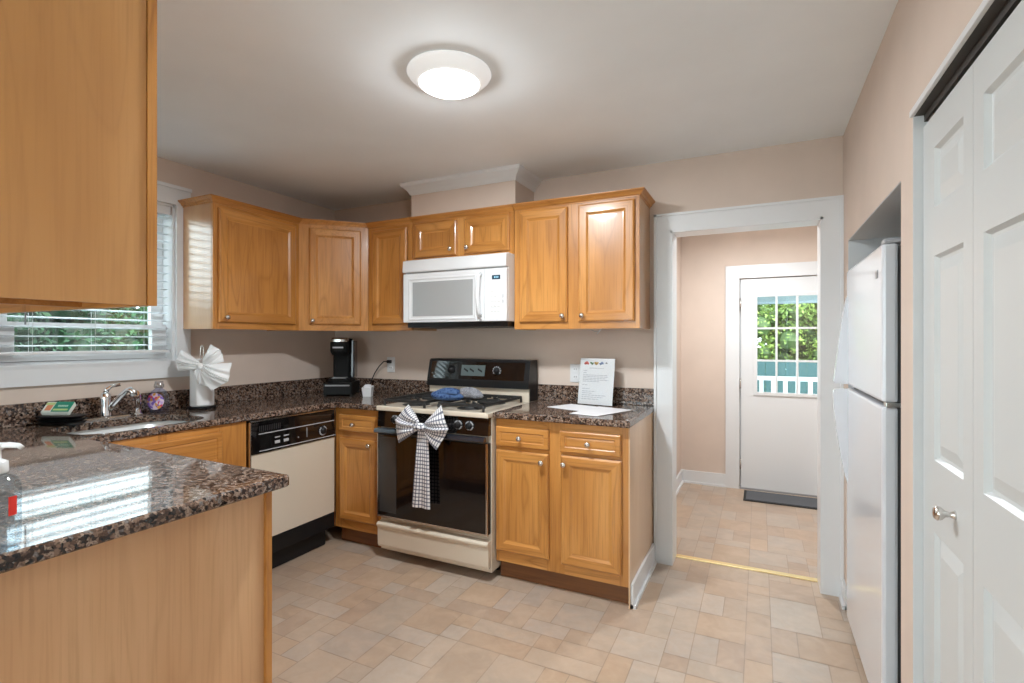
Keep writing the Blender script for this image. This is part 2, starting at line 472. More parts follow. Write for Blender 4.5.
# cased opening to the hall
def casing(mb, x0, x1, zt, w_l, w_r, w_t, y0, y1):
    mb.box(x0 - w_l, x0, y0, y1, 0, zt + w_t); mb.box(x1, x1 + w_r, y0, y1, 0, zt + w_t); mb.box(x0, x1, y0, y1, zt, zt + w_t)
mb = MB(); casing(mb, DX0, DX1, DZ, DX0 - 2.5443, W - DX1 - .001, .10, -.022, 0)
mb.box(2.5443, 2.5443 + .014, -.030, -.022, 0, DZ + .10); mb.box(2.5443, W - .001, -.030, -.022, DZ + .086, DZ + .10); mb.box(W - .015, W - .001, -.030, -.022, 0, DZ + .086)
struct('trim_2', mb, trim_m)
mb = MB(); mb.box(DX0 - .012, DX0 + .012, -.021, .14, 0, DZ); mb.box(DX1 - .012, DX1 + .012, -.021, .14, 0, DZ); mb.box(DX0, DX1, -.021, .14, DZ - .012, DZ + .012)
struct('trim_3', mb, trim_m)
mb = MB(); mb.box(DX0 + .012, DX1 - .012, .112, .150, 0, .007, .002); struct('trim_4', mb, brass)
# exit door of the hall
mb = MB(); casing(mb, EX0, EX1, EZ, .113, .113, .113, HY - .02, HY); struct('trim_5', mb, trim_m)
GX0, GX1, GZ0, GZ1 = 3.080, 3.552, .855, 1.700
dr = sroot('door_1')
dy0, dy1 = HY + .005, HY + .045
mb = MB(); DXL, DXR = EX0 + .012, EX1 - .012
mb.box(DXL, GX0, dy0, dy1, .014, EZ - .008); mb.box(GX1, DXR, dy0, dy1, .014, EZ - .008)
mb.box(GX0, GX1, dy0, dy1, .014, GZ0); mb.box(GX0, GX1, dy0, dy1, GZ1, EZ - .008)
mb.build('leaf', trim_m, dr)
mb = MB()
for a, b, c, d in ((GX0 - .022, GX0 + .008, GZ0 - .022, GZ1 + .022), (GX1 - .008, GX1 + .022, GZ0 - .022, GZ1 + .022), (GX0, GX1, GZ0 - .022, GZ0 + .008), (GX0, GX1, GZ1 - .008, GZ1 + .022)):
    mb.box(a, b, dy0 - .012, dy0, c, d, .003)
for k in (1, 2):
    x = GX0 + (GX1 - GX0) * k / 3; z = GZ0 + (GZ1 - GZ0) * k / 3
    mb.box(x - .008, x + .008, dy0 - .006, dy1, GZ0, GZ1); mb.box(GX0, GX1, dy0 - .0055, dy1, z - .008, z + .008)
mb.build('muntin_grid', trim_m, dr)
mb = MB(); mb.box(GX0, GX1, dy0 + .018, dy0 + .022, GZ0, GZ1); mb.build('pane', glass, dr)
for z in (.22, .93, 1.64):
    mb = MB(); mb.box(EX0 + .002, EX0 + .014, dy0 - .012, dy0, z - .045, z + .045); mb.tube([(EX0 + .008, dy0 - .012, z - .045), (EX0 + .008, dy0 - .012, z + .045)], .006, 8); mb.build('hinge', nickel, dr)
mb = MB(); mb.lathe([(.03, 0), (.03, .006), (.012, .010), (.012, .04), (.028, .052), (.028, .07), (0, .08)], (DXR - .07, dy0, .93), '-Y'); mb.build('door_knob', nickel, dr)
mb = MB(); mb.box(EX0, EX1, HY - .01, HY + .14, 0, .014); mb.build('threshold', grey_m, dr)
mb = MB(); mb.box(EX0 - .001, EX0 + .03, dy1 + .001, dy1 + .03, .014, EZ); mb.box(EX1 - .03, EX1 + .001, dy1 + .001, dy1 + .03, .014, EZ); mb.box(EX0 + .03, EX1 - .03, dy1 + .001, dy1 + .03, EZ - .03, EZ); mb.build('door_stop', trim_m, dr)
# baseboards
def base(mb, pts, h=.115, t=.014):
    for (x0, y0, x1, y1, nx, ny) in pts:
        a, b = sorted((x0, x1)); c, d = sorted((y0, y1))
        mb.box(min(a, a + nx * t), max(b, b + nx * t), min(c, c + ny * t), max(d, d + ny * t), 0, h)
        t2 = t + .012
        mb.box(min(a, a + nx * t2), max(b, b + nx * t2), min(c, c + ny * t2), max(d, d + ny * t2), 0, .018)
mb = MB(); base(mb, [(HX0, HY, EX0 - .113, HY, 0, -1)]); struct('baseboard_hall_back', mb, trim_m)
mb = MB(); base(mb, [(HX0, .14, HX0, HY - .02, 1, 0)]); struct('baseboard_hall_left', mb, trim_m)
mb = MB(); base(mb, [(W, RY1 + .002, W, -.032, -1, 0)], .10, .012); struct('baseboard_right', mb, trim_m)

# window over the sink
wn = sroot('window_1')
mb = MB()
mb.box(0, .022, WY1, WY1 + .082, WZ0 - .10, WZ1 + .108); mb.box(0, .022, WY0 - .082, WY0, WZ0 - .10, WZ1 + .108)
mb.box(0, .022, WY0, WY1, WZ1, WZ1 + .108); mb.box(0, .030, WY0 - .085, WY1 + .085, WZ1 + .092, WZ1 + .112)
mb.box(0, .022, WY0, WY1, WZ0 - .100, WZ0 - .002)
mb.build('casing', trim_m, wn)
mb = MB(); mb.loft([[(-.13, WY0, WZ0 - .03), (.020, WY0, WZ0 - .03), (.026, WY0, WZ0 - .004), (-.13, WY0, WZ0 + .022)], [(-.13, WY1, WZ0 - .03), (.020, WY1, WZ0 - .03), (.026, WY1, WZ0 - .004), (-.13, WY1, WZ0 + .022)]])
mb.build('sill', trim_m, wn)
mb = MB(); mb.box(-.138, 0, WY0, WY0 + .012, WZ0, WZ1); mb.box(-.138, 0, WY1 - .012, WY1, WZ0, WZ1); mb.box(-.138, 0, WY0, WY1, WZ1 - .012, WZ1); mb.build('jamb', trim_m, wn)
def sash(x0, x1, z0, z1, st, rb, rt):
    mb = MB(); a, b = WY0 + .012, WY1 - .012
    mb.box(x0, x1, a, a + st, z0, z1); mb.box(x0, x1, b - st, b, z0, z1); mb.box(x0, x1, a + st, b - st, z0, z0 + rb); mb.box(x0, x1, a + st, b - st, z1 - rt, z1)
    s = mb.build('sash', trim_m, wn)
    mb = MB(); mb.box((x0 + x1) / 2 - .002, (x0 + x1) / 2 + .002, a + st, b - st, z0 + rb, z1 - rt); mb.build('pane', glass, s)
sash(-.095, -.062, WZ0 + .015, 1.402, .078, .03, .026)
sash(-.130, -.097, 1.380, WZ1 - .012, .065, .022, .03)
# blind
bl = thing('window_blind', 'white horizontal slat blind hanging open in the window above the sink', 'blind', (-.032, (WY0 + WY1) / 2, WZ0 + .045))
hw = (WY1 - WY0) / 2 - .018; zt = WZ1 - .012 - (WZ0 + .045)
mb = MB(); mb.box(-.024, .024, -hw, hw, zt - .05, zt, .003); mb.build('headrail', white_m, bl)
mb = MB(); z = .042
while z < zt - .055:
    tilt = .0015
    mb.prism([(-.022, z - tilt), (0, z + .003), (.022, z + tilt), (0, z + .0055)], -hw, hw, 'Y'); z += .0465
mb.build('slats', slat_m, bl)
mb = MB(); mb.box(-.02, .02, -hw, hw, 0, .016, .004); mb.build('bottom_rail', white_m, bl)
for y in (-hw + .12, 0, hw - .12):
    mb = MB(); mb.tube([(.020, y, .01), (.020, y, zt - .05)], .0010, 6); mb.tube([(-.020, y, .01), (-.020, y, zt - .05)], .0010, 6); mb.build('ladder_cord', white_m, bl)
mb = MB(); mb.tube([(.028, -hw + .09, zt - .04), (.030, -hw + .09, .145)], .0035, 8); mb.build('tilt_wand', grey_m, bl)

# bifold closet doors
cl = sroot('door_2')
CX = W + .021
lw = (CY1 - CY0 - .012) / 4
def bifold_leaf(y1, pa, pb):
    # local frame: panel_front faces -Y with x to the right ; rotate -90deg about z so -Y -> -X
    mb = MB(); y0 = y1 - lw + .002
    zs = [(.17, .817), (1.004, 1.533), (1.658, 1.814)]
    # map: local x = -(y) ; use explicit rotation after build
    a, b = -y1, -y0
    pa, pb = -pa, -pb
    z = .012
    top = 1.902
    mb.box(a, pa, -.0, .03, z, top); mb.box(pb, b, 0, .03, z, top)
    prev = z
    for z0, z1 in zs + [(top, top)]:
        mb.box(pa, pb, 0, .03, prev, z0); prev = z1
    for z0, z1 in zs:
        def rect(i, h): return [(pa + i, h, z0 + i), (pb - i, h, z0 + i), (pb - i, h, z1 - i), (pa + i, h, z1 - i)]
        mb.loft([rect(0, .0), rect(.007, .011), rect(.014, .012), rect(.044, .003), rect(.046, .0025)], cap=False)
        mb.face([mb.v(p) for p in rect(.046, .0025)])
    for v in mb.bm.verts: x, y, zz = v.co; v.co = (CX + y, -x, zz)
    return mb.build('leaf', door_m, cl)
y = CY1 - .006
l1 = bifold_leaf(y, y - .096, y - .309)
bifold_leaf(y - lw, y - lw - .055, y - lw - .302)
bifold_leaf(y - 2 * lw, y - 2 * lw - .06, y - 2 * lw - .29)
bifold_leaf(y - 3 * lw, y - 3 * lw - .06, y - 3 * lw - .29)
mb = MB(); mb.lathe([(.011, 0), (.009, .004), (.006, .010), (.007, .018), (.015, .026), (.017, .034), (.012, .040), (0, .042)], (CX, -1.594, .909), '-X', 18); mb.build('knob', nickel, l1)
mb = MB(); mb.box(CX + .002, CX + .030, CY0 + .002, CY1 - .002, CZ - .022, CZ - .001); mb.build('track', dark_gap, cl)
mb = MB(); mb.box(CX + .006, CX + .026, CY1 - .07, CY1 - .03, CZ - .036, CZ - .020); mb.build('track_bracket', dark_gap, cl)
mb = MB(); mb.box(W - .008, W + .004, CY0 - .012, CY1 + .008, CZ - .002, CZ + .016, .003); struct('trim_6', mb, trim_m)
mb = MB(); mb.box(W - .001, W + .0995, CY1 - .004, CY1 + .0, 0, CZ); mb.box(W - .001, W + .0995, CY0, CY0 + .004, 0, CZ); struct('trim_7', mb, alcove_m)
mb = MB(); mb.box(W + .001, W + .0995, CY0, CY1, CZ - .003, CZ + .0005); struct('trim_8', mb, dark_gap)  # unpainted header liner, its under-lit shade also put into the dark colour

# unseen window added behind the camera to let in fill daylight
w2 = sroot('added_fill_window')
mb = MB(); casing(mb, .7, 2.9, 2.12, .09, .09, .09, YF, YF + .02)
mb.build('casing', trim_m, w2)
mb = MB()
for a, b in ((.7, .75), (1.775, 1.825), (2.85, 2.9)): mb.box(a, b, YF - .1, YF - .05, .5, 2.12)
mb.box(.7, 2.9, YF - .1, YF - .05, .5, .55); mb.box(.7, 2.9, YF - .1, YF - .05, 2.07, 2.12); mb.build('sash', trim_m, w2)
mb = MB(); mb.box(.75, 2.85, YF - .077, YF - .073, .55, 2.07); mb.build('pane', glass, w2)

# ------------------------------------------------------------------ lamps
def flush_light(loc, power, label, r=.165):
    t = thing('ceiling_light', label, 'ceiling light', loc)
    mb = MB(); mb.lathe([(r - .002, 0), (r, -.004), (r * .97, -.012), (r * .80, -.038), (r * .74, -.043), (r * .71, -.043), (r * .71, -.033), (0, -.033)], n=48); mb.build('rim', lamp_rim, t)
    mb = MB(); mb.lathe([(r * .71, -.0335), (r * .705, -.046), (r * .64, -.053), (r * .45, -.057), (0, -.059)], n=40); mb.build('diffuser', lamp_on, t)
    ld = bpy.data.lights.new('lamp', 'AREA'); ld.shape = 'DISK'; ld.size = r * 1.24; ld.energy = power; ld.color = (.90, .96, 1.0)
    lo = bpy.data.objects.new('lamp', ld); COL.objects.link(lo); lo.parent = t; lo.location = (0, 0, -.062)
    pd = bpy.data.lights.new('lamp_glow', 'POINT'); pd.shadow_soft_size = .022; pd.energy = power * .12; pd.color = (.90, .96, 1.0)
    po = bpy.data.objects.new('lamp_glow', pd); COL.objects.link(po); po.parent = t; po.location = (0, 0, -.092)
flush_light((2.005, -1.40, H), KITCHEN_LAMP, 'round white flush ceiling light glowing on the kitchen ceiling')
flush_light((1.9, -4.1, H), NEAR_FILL, 'round white flush fill light added behind the viewer')  # unseen lamp added to fill the near half of the room
flush_light((3.05, .85, HH), HALL_LAMP, 'round white flush ceiling light in the back hall', .14)
def wbuild(mb, name, m, root, parent=None, **k):
    """vertices were given in world coordinates; root is unrotated"""
    bmesh.ops.translate(mb.bm, verts=mb.bm.verts[:], vec=-root.location)
    return mb.build(name, m, parent or root, **k)

# ------------------------------------------------------------------ wall cabinets
ZU, ZB = 1.38, 2.105
def wall_cab(label, loc, rz, x0, x1, d, h, openings, doors, crown_l=0, crown_r=0, side_l=None, side_r=None, group='honey oak wall cabinets'):
    t = thing('wall_cabinet', label, 'wall cabinet', loc, rz, group)
    mb = MB()
    mb.box(x0 + .018, x1 - .018, -d + .02, -.001, .016, .032); mb.box(x0 + .018, x1 - .018, -d + .02, -.001, h - .02, h)
    mb.box(x0 + .018, x1 - .018, -.008, -.001, .03, h - .02)
    mb.box(x0, x0 + .018, -d + .02, -.001, 0, h); mb.box(x1 - .018, x1, -d + .02, -.001, 0, h)
    mb.build('carcass', oak_side, t)
    mb = MB(); face_frame(mb, x0, x1, 0, h, -d, -d + .02, openings); mb.build('face_frame', [oak, oak_h], t)
    for (a, b, c, e, kx, kz) in doors: cab_door(t, a, b, c, e, -d, kx, kz)
    crown(t, x0, x1, d, h - .004, crown_l, crown_r)
    return t
H0 = ZB - ZU
yc = -.922
wall_cab('wide single door oak wall cabinet beside the window, its side panel shining', (.001, yc, ZU), PI / 2, -.303, .303, .294, H0,
         [(-.265, .255, .05, .69)], [(-.276, .267, .037, .70, -.238, .068)], 1, 0)
# diagonal corner cabinet, root at the room corner
t = thing('wall_cabinet', 'diagonal corner oak wall cabinet above the coffee maker', 'wall cabinet', (.001, -.001, ZU), 0, 'honey oak wall cabinets')
A, B_ = .294, .6185
foot = [(0, 0), (0, -B_), (A, -B_), (B_ - .008, -A), (B_ - .008, 0)]
mb = MB(); inner = [(0, 0), (0, -B_ + .001), (A - .016, -B_ + .001), (B_ - .024, -A - .0), (B_ - .010, 0)]
mb.prism(inner, .012, H0); mb.build('carcass', oak_side, t)
def diag(mb):
    c, s_ = math.cos(PI / 4), math.sin(PI / 4)
    for v in mb.bm.verts:
        x, y, z = v.co; v.co = (A + x * c - y * s_, -B_ + x * s_ + y * c, z)
fw = math.hypot(B_ - .008 - A, B_ - A)
mb = MB(); face_frame(mb, 0, fw, 0, H0, 0, .02, [(.075, .395, .05, .69)]); diag(mb); mb.build('face_frame', [oak, oak_h], t)
mb = MB(); panel_front(mb, .065, .404, .04, .70, 0, DOOR_R); diag(mb); dd = mb.build('door', [oak, oak_h], t)
mb = MB(); mb.lathe([(.006, 0), (.006, .010), (.0075, .014), (.0145, .019), (.0145, .024), (.0116, .029), (0, .031)], (.090, -.019, .068), '-Y', 16); diag(mb); mb.build('knob', nickel, dd)
mb = MB(); rings = []
for q, e in [(0, .003), (.007, .004), (.010, .010), (.020, .015), (.028, .026), (.033, .032), (.038, .032)]:
    k = e * math.tan(PI / 8)
    rings.append([(0, 0, H0 - .004 + q), (0, -B_ + .0, H0 - .004 + q), (A + e, -B_, H0 - .004 + q), (A + e, -B_ - .0 + k * 0 + .001, H0 - .004 + q), (B_ - .009, -A - e, H0 - .004 + q), (B_ - .008, -A - e, H0 - .004 + q), (B_ - .008, 0, H0 - .004 + q)])
mb.loft(rings); mb.build('crown_moulding', oak_h, t)
wall_cab('narrow single door oak wall cabinet between the corner and the microwave', (.8025, 0, ZU), 0, -.190, .190, .294, H0,
         [(-.145, .155, .05, .69)], [(-.145, .152, .042, .70, None, None)])
hz = 1.842 - ZU
wall_cab('short two door oak wall cabinet directly above the microwave', (1.3765, 0, 1.842), 0, -.380, .380, .294, ZB - 1.842,
         [(-.345, -.03, .03, .235), (.04, .348, .03, .235)], [(-.352, -.024, .022, .246, -.060, .060), (.034, .354, .022, .246, .064, .060)])
wall_cab('tall two door oak wall cabinet at the right end, above the flyer', (2.1385, 0, ZU), 0, -.378, .378, .294, H0,
         [(-.33, -.045, .05, .69), (.045, .345, .05, .69)], [(-.340, -.033, .040, .708, -.058, .075), (.033, .353, .040, .708, .060, .075)], 0, 1)
# cabinet hanging over the peninsula (fronts face the sink run)
t = thing('wall_cabinet', 'large foreground oak wall cabinet hanging over the peninsula with a blank end panel', 'wall cabinet', (.9, -2.70, 1.397), PI, 'honey oak wall cabinets')
hh = .80; X0, X1, D = -.896, .898, .331
mb = MB(); mb.box(X0 + .012, X1 - .01, -D + .02, 0, .03, hh); mb.build('carcass', oak_side, t)
mb = MB(); mb.box(X0 + .004, X0 + .012, -D + .022, 0, 0, hh); mb.build('end_panel', maple_hang, t, label='smooth amber veneer end panel')
mb = MB(); mb.box(X1 - .01, X1, -D + .02, 0, 0, hh); mb.build('side_panel', oak_side, t)
mb = MB(); mb.box(X0 + .012, X1 - .01, -.02, 0, 0, .03); mb.box(-.60, -.58, -D + .02, -.02, .004, .03); mb.build('back_rail', oak_h, t)
ops = [(X0 + .05 + k * .585, X0 + .575 + k * .585, .04, .76) for k in range(3)]
mb = MB(); face_frame(mb, X0, X1, 0, hh, -D, -D + .02, ops); mb.build('face_frame', [oak, oak_h], t)
for a, b, c, e in ops: cab_door(t, a - .01, b + .01, c - .01, e + .01, -D, b - .02, c + .02)

# ------------------------------------------------------------------ base cabinets
def base_cab(label, loc, rz, x0, x1, d, h, openings, doors, drawers, toe=.105, toed=.56, top=True, group='honey oak base cabinets', tx0=None):
    t = thing('base_cabinet', label, 'base cabinet', loc, rz, group)
    mb = MB(); mb.box(x0, x0 + .018, -d + .02, -.001, toe, h); mb.box(x1 - .018, x1, -d + .02, -.001, toe, h)
    mb.box(x0 + .018, x1 - .018, -d + .02, -.001, toe, toe + .018); mb.box(x0 + .018, x1 - .018, -.012, -.001, toe + .018, h)
    if top: mb.box(x0 + .018, x1 - .018, -d + .02, -.001, h - .02, h)
    mb.build('carcass', oak_side, t)
    mb = MB(); face_frame(mb, x0, x1, toe, h, -d, -d + .02, openings); mb.build('face_frame', [oak, oak_h], t)
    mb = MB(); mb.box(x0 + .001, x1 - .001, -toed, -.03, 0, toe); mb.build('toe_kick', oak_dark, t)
    for (a, b, c, e, kx, kz) in doors: cab_door(t, a, b, c, e, -d, kx, kz)
    for (a, b, c, e, kx, kz) in drawers: cab_door(t, a, b, c, e, -d, kx, kz, 'drawer', DRAW_R, True)
    return t
# right of the range
cx = 2.166; b2 = base_cab('two door oak base cabinet with two drawers at the right end, papers on its top', (cx, 0, 0), 0, 1.802 - cx, 2.530 - cx, .612, .890,
    [(1.82 - cx, 2.10 - cx, .18, .70), (2.20 - cx, 2.485 - cx, .18, .70), (1.82 - cx, 2.10 - cx, .75, .835), (2.20 - cx, 2.485 - cx, .75, .835)],
    [(1.806 - cx, 2.116 - cx, .166, .717, 2.082 - cx, .675), (2.184 - cx, 2.498 - cx, .160, .721, 2.205 - cx, .679)],
    [(1.806 - cx, 2.116 - cx, .738, .845, 1.955 - cx, .790), (2.178 - cx, 2.496 - cx, .738, .849, 2.333 - cx, .792)])
mb = MB(); mb.box(2.5305 - cx, 2.537 - cx, -.612, -.002, .0, .889); mb.build('end_panel', wood('pale_lit_end_veneer', (.50, .30, .15), (.68, .45, .27), (.74, .52, .33), figure=.25, rough=.3), b2, label='veneer end panel, coloured pale as if lit from the right')  # pale tone carries the light from the hall side and its reflection
mb = MB(); base(mb, [(2.5375, -.60, 2.5375, -.034, 1, 0)], .118, .013); struct('baseboard_cabinet', mb, trim_m)
# narrow one left of the range
cx = .837; base_cab('narrow one door oak base cabinet between the dishwasher and the stove', (cx, 0, 0), 0, .622 - cx, 1.028 - cx, .612, .880,
    [(.68 - cx, .955 - cx, .18, .66), (.68 - cx, .955 - cx, .75, .825)],
    [(.666 - cx, .972 - cx, .165, .686, .925 - cx, .660)], [(.666 - cx, .966 - cx, .735, .838, .795 - cx, .780)])
# sink base, faces the room
cy = -1.648; base_cab('oak sink base cabinet with a wide false drawer front, under the sink', (0, cy, 0), PI / 2, -2.044 - cy, -1.2505 - cy, .612, .880,
    [(-2.0 - cy, -1.70 - cy, .18, .62), (-1.66 - cy, -1.41 - cy, .18, .62)],
    [(-2.03 - cy, -1.695 - cy, .165, .655, -1.72 - cy, .63), (-1.665 - cy, -1.395 - cy, .165, .655, -1.64 - cy, .63)],
    [(-2.03 - cy, -1.395 - cy, .680, .845, None, None)], top=False)
# peninsula
t = thing('base_cabinet', 'foreground peninsula base with a large blank maple panel under the granite', 'base cabinet', (.9, -2.4, 0), 0, 'honey oak base cabinets')
mb = MB(); mb.box(.002, 1.775, -2.745, -2.0665, .10, .879); wbuild(mb, 'carcass', oak_side, t)
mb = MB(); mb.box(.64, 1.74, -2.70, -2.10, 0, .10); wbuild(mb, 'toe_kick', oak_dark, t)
mb = MB(); mb.box(1.776, 1.786, -2.745, -2.066, 0, .879); wbuild(mb, 'end_panel', maple, t, label='large smooth maple veneer end panel')
mb = MB(); mb.box(1.770, 1.797, -2.0655, -2.0465, 0, .879); mb.box(.64, .70, -2.0655, -2.0465, .10, .879); mb.box(.70, 1.77, -2.0655, -2.0465, .84, .879); mb.box(.70, 1.77, -2.0655, -2.0465, .10, .14); mb.box(1.2, 1.26, -2.0655, -2.0465, .14, .84)
wbuild(mb, 'face_frame', oak, t)
for a, b in ((.69, 1.21), (1.25, 1.775)):
    mb = MB(); panel_front(mb, -b, -a, .13, .85, 0, DOOR_R)
    for v in mb.bm.verts: x, y, z = v.co; v.co = (-x, -y - 2.0465, z)
    wbuild(mb, 'door', [oak, oak_h], t)

# ------------------------------------------------------------------ worktops
def round_corner(p, a, b, r, n=5):
    p, a, b = Vector(p), Vector(a), Vector(b); u, v = (a - p).normalized(), (b - p).normalized()
    out = []
    for i in range(n + 1):
        k = i / n; q0 = p + u * r * (1 - k); q1 = p + v * r * k; out.append(tuple(q0.lerp(q1, k)))
    return out
P = [(.001, -2.78), (1.838, -2.78), (1.850, -2.020), (.618, -1.985), (.643, -.645), (1.030, -.645), (1.030, -.001), (.001, -.001)]
poly = P[:2] + round_corner(P[2], P[1], P[3], .022) + P[3:]
def rrect(x0, x1, y0, y1, r, n=6):
    o = []
    for cx_, cy_, a0 in ((x1 - r, y1 - r, 0), (x0 + r, y1 - r, 90), (x0 + r, y0 + r, 180), (x1 - r, y0 + r, 270)):
        for i in range(n + 1):
            a = R(a0 + 90 * i / n); o.append((cx_ + r * math.cos(a), cy_ + r * math.sin(a)))
    return o
SX0_, SX1_, SY0_, SY1_ = .185, .585, -1.965, -1.405
hole = rrect(SX0_, SX1_, SY0_, SY1_, .13)
t = thing('countertop', 'brown speckled granite worktop running under the window and out over the peninsula', 'countertop', (.4, -1.6, .88), 0, 'granite worktops')
mb = MB(); slab(mb, poly, .880, .914, hole); wbuild(mb, 'slab', granite, t)
mb = MB(); mb.box(.001, .021, -2.78, -.001, .9142, 1.019, .003); mb.box(.0215, 1.030, -.021, -.001, .9142, 1.019, .003); wbuild(mb, 'backsplash', granite, t)
t = thing('countertop', 'short brown granite worktop to the right of the stove, with papers on it', 'countertop', (2.17, -.3, .89), 0, 'granite worktops')
mb = MB(); slab(mb, [(1.799, -.648), (2.545, -.648), (2.545, -.001), (1.799, -.001)], .890, .924); wbuild(mb, 'slab', granite, t)
mb = MB(); mb.box(1.799, 2.543, -.021, -.001, .9242, 1.026, .003); wbuild(mb, 'backsplash', granite, t)

# sink, faucet, sprayer
t = thing('sink', 'stainless steel undermount sink let into the granite below the window', 'sink', (.395, -1.685, .72))
mb = MB()
rings = [[(x, y, z) for x, y in rrect(SX0_ - e, SX1_ + e, SY0_ - e, SY1_ + e, rr)] for e, z, rr in ((.012, .8795, .135), (-.0, .8795, .13), (-.012, .868, .12), (-.025, .78, .11), (-.05, .735, .09), (-.13, .72, .04))]
mb.loft(rings, cap=False, smooth=True); mb.face([mb.v(p) for p in rings[-1]])
bmesh.ops.remove_doubles(mb.bm, verts=mb.bm.verts[:], dist=1e-5)
wbuild(mb, 'basin', steel_sink, t)
mb = MB(); mb.lathe([(.04, 0), (.045, .003), (.03, .004), (0, .002)], (.395, -1.685, .721)); wbuild(mb, 'drain', chrome, t)
t = thing('faucet', 'chrome single lever faucet behind the sink', 'faucet', (.115, -1.67, .9145))
mb = MB(); mb.loft([[(x, y, z) for x, y in rrect(-.030 + e, .030 - e, -.135 + e, .115 - e, .028 - e)] for e, z in ((0, 0), (0, .006), (.006, .012))]); mb.build('deck_plate', steel, t)
mb = MB(); mb.lathe([(.026, .012), (.024, .02), (.021, .07), (.023, .10), (.021, .125), (.012, .135), (0, .137)]); mb.build('body', chrome, t)
mb = MB(); mb.tube([(0, .004, .03), (.03, .020, .075), (.062, .036, .115), (.090, .050, .142), (.108, .058, .148), (.120, .064, .138), (.122, .066, .116)], [.016, .014, .013, .013, .015, .017, .016]); mb.build('spout', chrome, t)
mb = MB(); mb.tube([(0, 0, .132), (.002, .004, .150), (.010, .020, .166), (.022, .055, .172)], [.012, .011, .009, .010]); mb.build('lever', chrome, t)
t = thing('sink_sprayer', 'chrome side sprayer standing beside the faucet', 'sprayer', (.105, -1.515, .9145))
mb = MB(); mb.lathe([(.024, 0), (.022, .008), (.014, .012), (.014, .03)], n=18); mb.build('base', chrome, t)
mb = MB(); mb.tube([(0, 0, .03), (0, 0, .085), (.006, -.006, .108), (.030, -.026, .118)], [.013, .016, .018, .017]); mb.build('spray_head', chrome, t)

# ------------------------------------------------------------------ dishwasher
cy = -.9365; t = thing('dishwasher', 'built-in dishwasher with a black control strip and almond door', 'dishwasher', (0, cy, 0), PI / 2)
w = .306
mb = MB(); mb.box(-w, w, -.60, -.03, .115, .872); mb.build('tub', black_m, t)
mb = MB(); mb.box(-w + .004, w - .004, -.632, -.60, .205, .690, .004); mb.build('door_panel', cream, t)
mb = MB(); mb.box(-w, -w + .006, -.634, -.60, .115, .874); mb.box(w - .006, w, -.634, -.60, .115, .874); mb.box(-w, w, -.634, -.60, .868, .875); mb.build('edge_trim', nickel, t)
mb = MB(); mb.prism([(-.60, .694), (-.640, .694), (-.642, .705), (-.632, .862), (-.60, .866)], -w + .008, w - .008, 'X'); cp = mb.build('control_panel', blackgl, t)
for z, y in ((.703, -.6435), (.796, -.6375)):
    mb = MB(); mb.box(-w + .05, w - .008, y, y + .003, z, z + .0045); mb.build('trim_line', lgrey, cp)
mb = MB()
for k in range(12): mb.box(-w + .055 + k * .012, -w + .060 + k * .012, -.6365, -.634, .812, .842)
mb.build('vent', mat('dark_vent', (.03, .03, .032), .4), cp)
for k, x in enumerate((-.155, -.095)):
    mb = MB(); mb.box(x, x + .034, -.6415, -.638, .730, .746, .001); mb.build('push_button', lgrey, cp)
    mb = MB(); mb.box(x + .002, x + .036, -.6395, -.638, .762, .768); mb.build('printing', lgrey, cp)
mb = MB(); mb.box(.07, .075, -.6405, -.638, .715, .785); mb.build('divider', grey_m, cp)
mb = MB(); mb.box(.005, .012, -.6415, -.638, .735, .742); mb.build('indicator', grey_m, cp)
mb = MB(); mb.lathe([(.030, 0), (.029, .003), (.020, .004), (.018, .018), (0, .020)], (.195, -.6405, .748), '-Y', 24); mb.build('dial', black_m, cp)
mb = MB()
for k in range(16):
    if k in (4, 5): continue
    a = 2 * PI * k / 16; mb.box(.195 + .026 * math.cos(a) - .004, .195 + .026 * math.cos(a) + .004, -.646, -.6435, .748 + .026 * math.sin(a) - .0035, .748 + .026 * math.sin(a) + .0035)
mb.build('dial_marks', lgrey, cp)
mb = MB(); mb.box(-w + .004, w - .004, -.634, -.585, .112, .200, .003); mb.build('lower_panel', black_m, t)
mb = MB(); mb.box(-w + .004, w - .045, -.596, -.56, .004, .108, .003); mb.build('kick_plate', black_m, t)

# ------------------------------------------------------------------ range
t = thing('stove', 'almond and black gas stove with a gingham bow on its oven handle', 'stove', (1.4145, 0, 0)); w = .381
mb = MB(); mb.box(-w, w, -.655, -.03, .05, .893); mb.build('body', cream, t)
for x in (-.33, .33):
    for y in (-.50, -.10): mb = MB(); mb.lathe([(.018, 0), (.018, .05)], (x, y, 0), n=12); mb.build('foot', black_m, t)
mb = MB(); mb.prism([(-.655, .080), (-.684, .076), (-.688, .090), (-.690, .190), (-.700, .206), (-.700, .214), (-.688, .224), (-.655, .226)], -w + .002, w - .002, 'X'); mb.build('drawer', cream, t)
mb = MB(); mb.box(-w + .004, w - .004, -.690, -.655, .262, .757, .004); od = mb.build('oven_door', black_m, t)
mb = MB(); mb.box(-w + .012, w - .020, -.6925, -.690, .272, .750); mb.build('door_glass', blackgl, od)
mb = MB(); mb.box(-w + .003, w - .003, -.694, -.688, .258, .268); mb.box(-w + .003, -w + .009, -.694, -.688, .268, .755); mb.box(w - .016, w - .005, -.694, -.688, .268, .755); mb.build('door_trim', nickel, od)
mb = MB(); mb.box(-w + .02, -w + .145, -.6945, -.6925, .29, .74); mb.build('glass_border', mat('grey_smoked_border', (.05, .05, .05), .1), od)
mb = MB(); mb.prism([(-.728, .772), (-.720, .790), (-.694, .793), (-.694, .768), (-.722, .764)], -w + .004, w - .012, 'X'); mb.build('handle', mat('black_handle', (.02, .022, .03), .22, coat=.5), od)
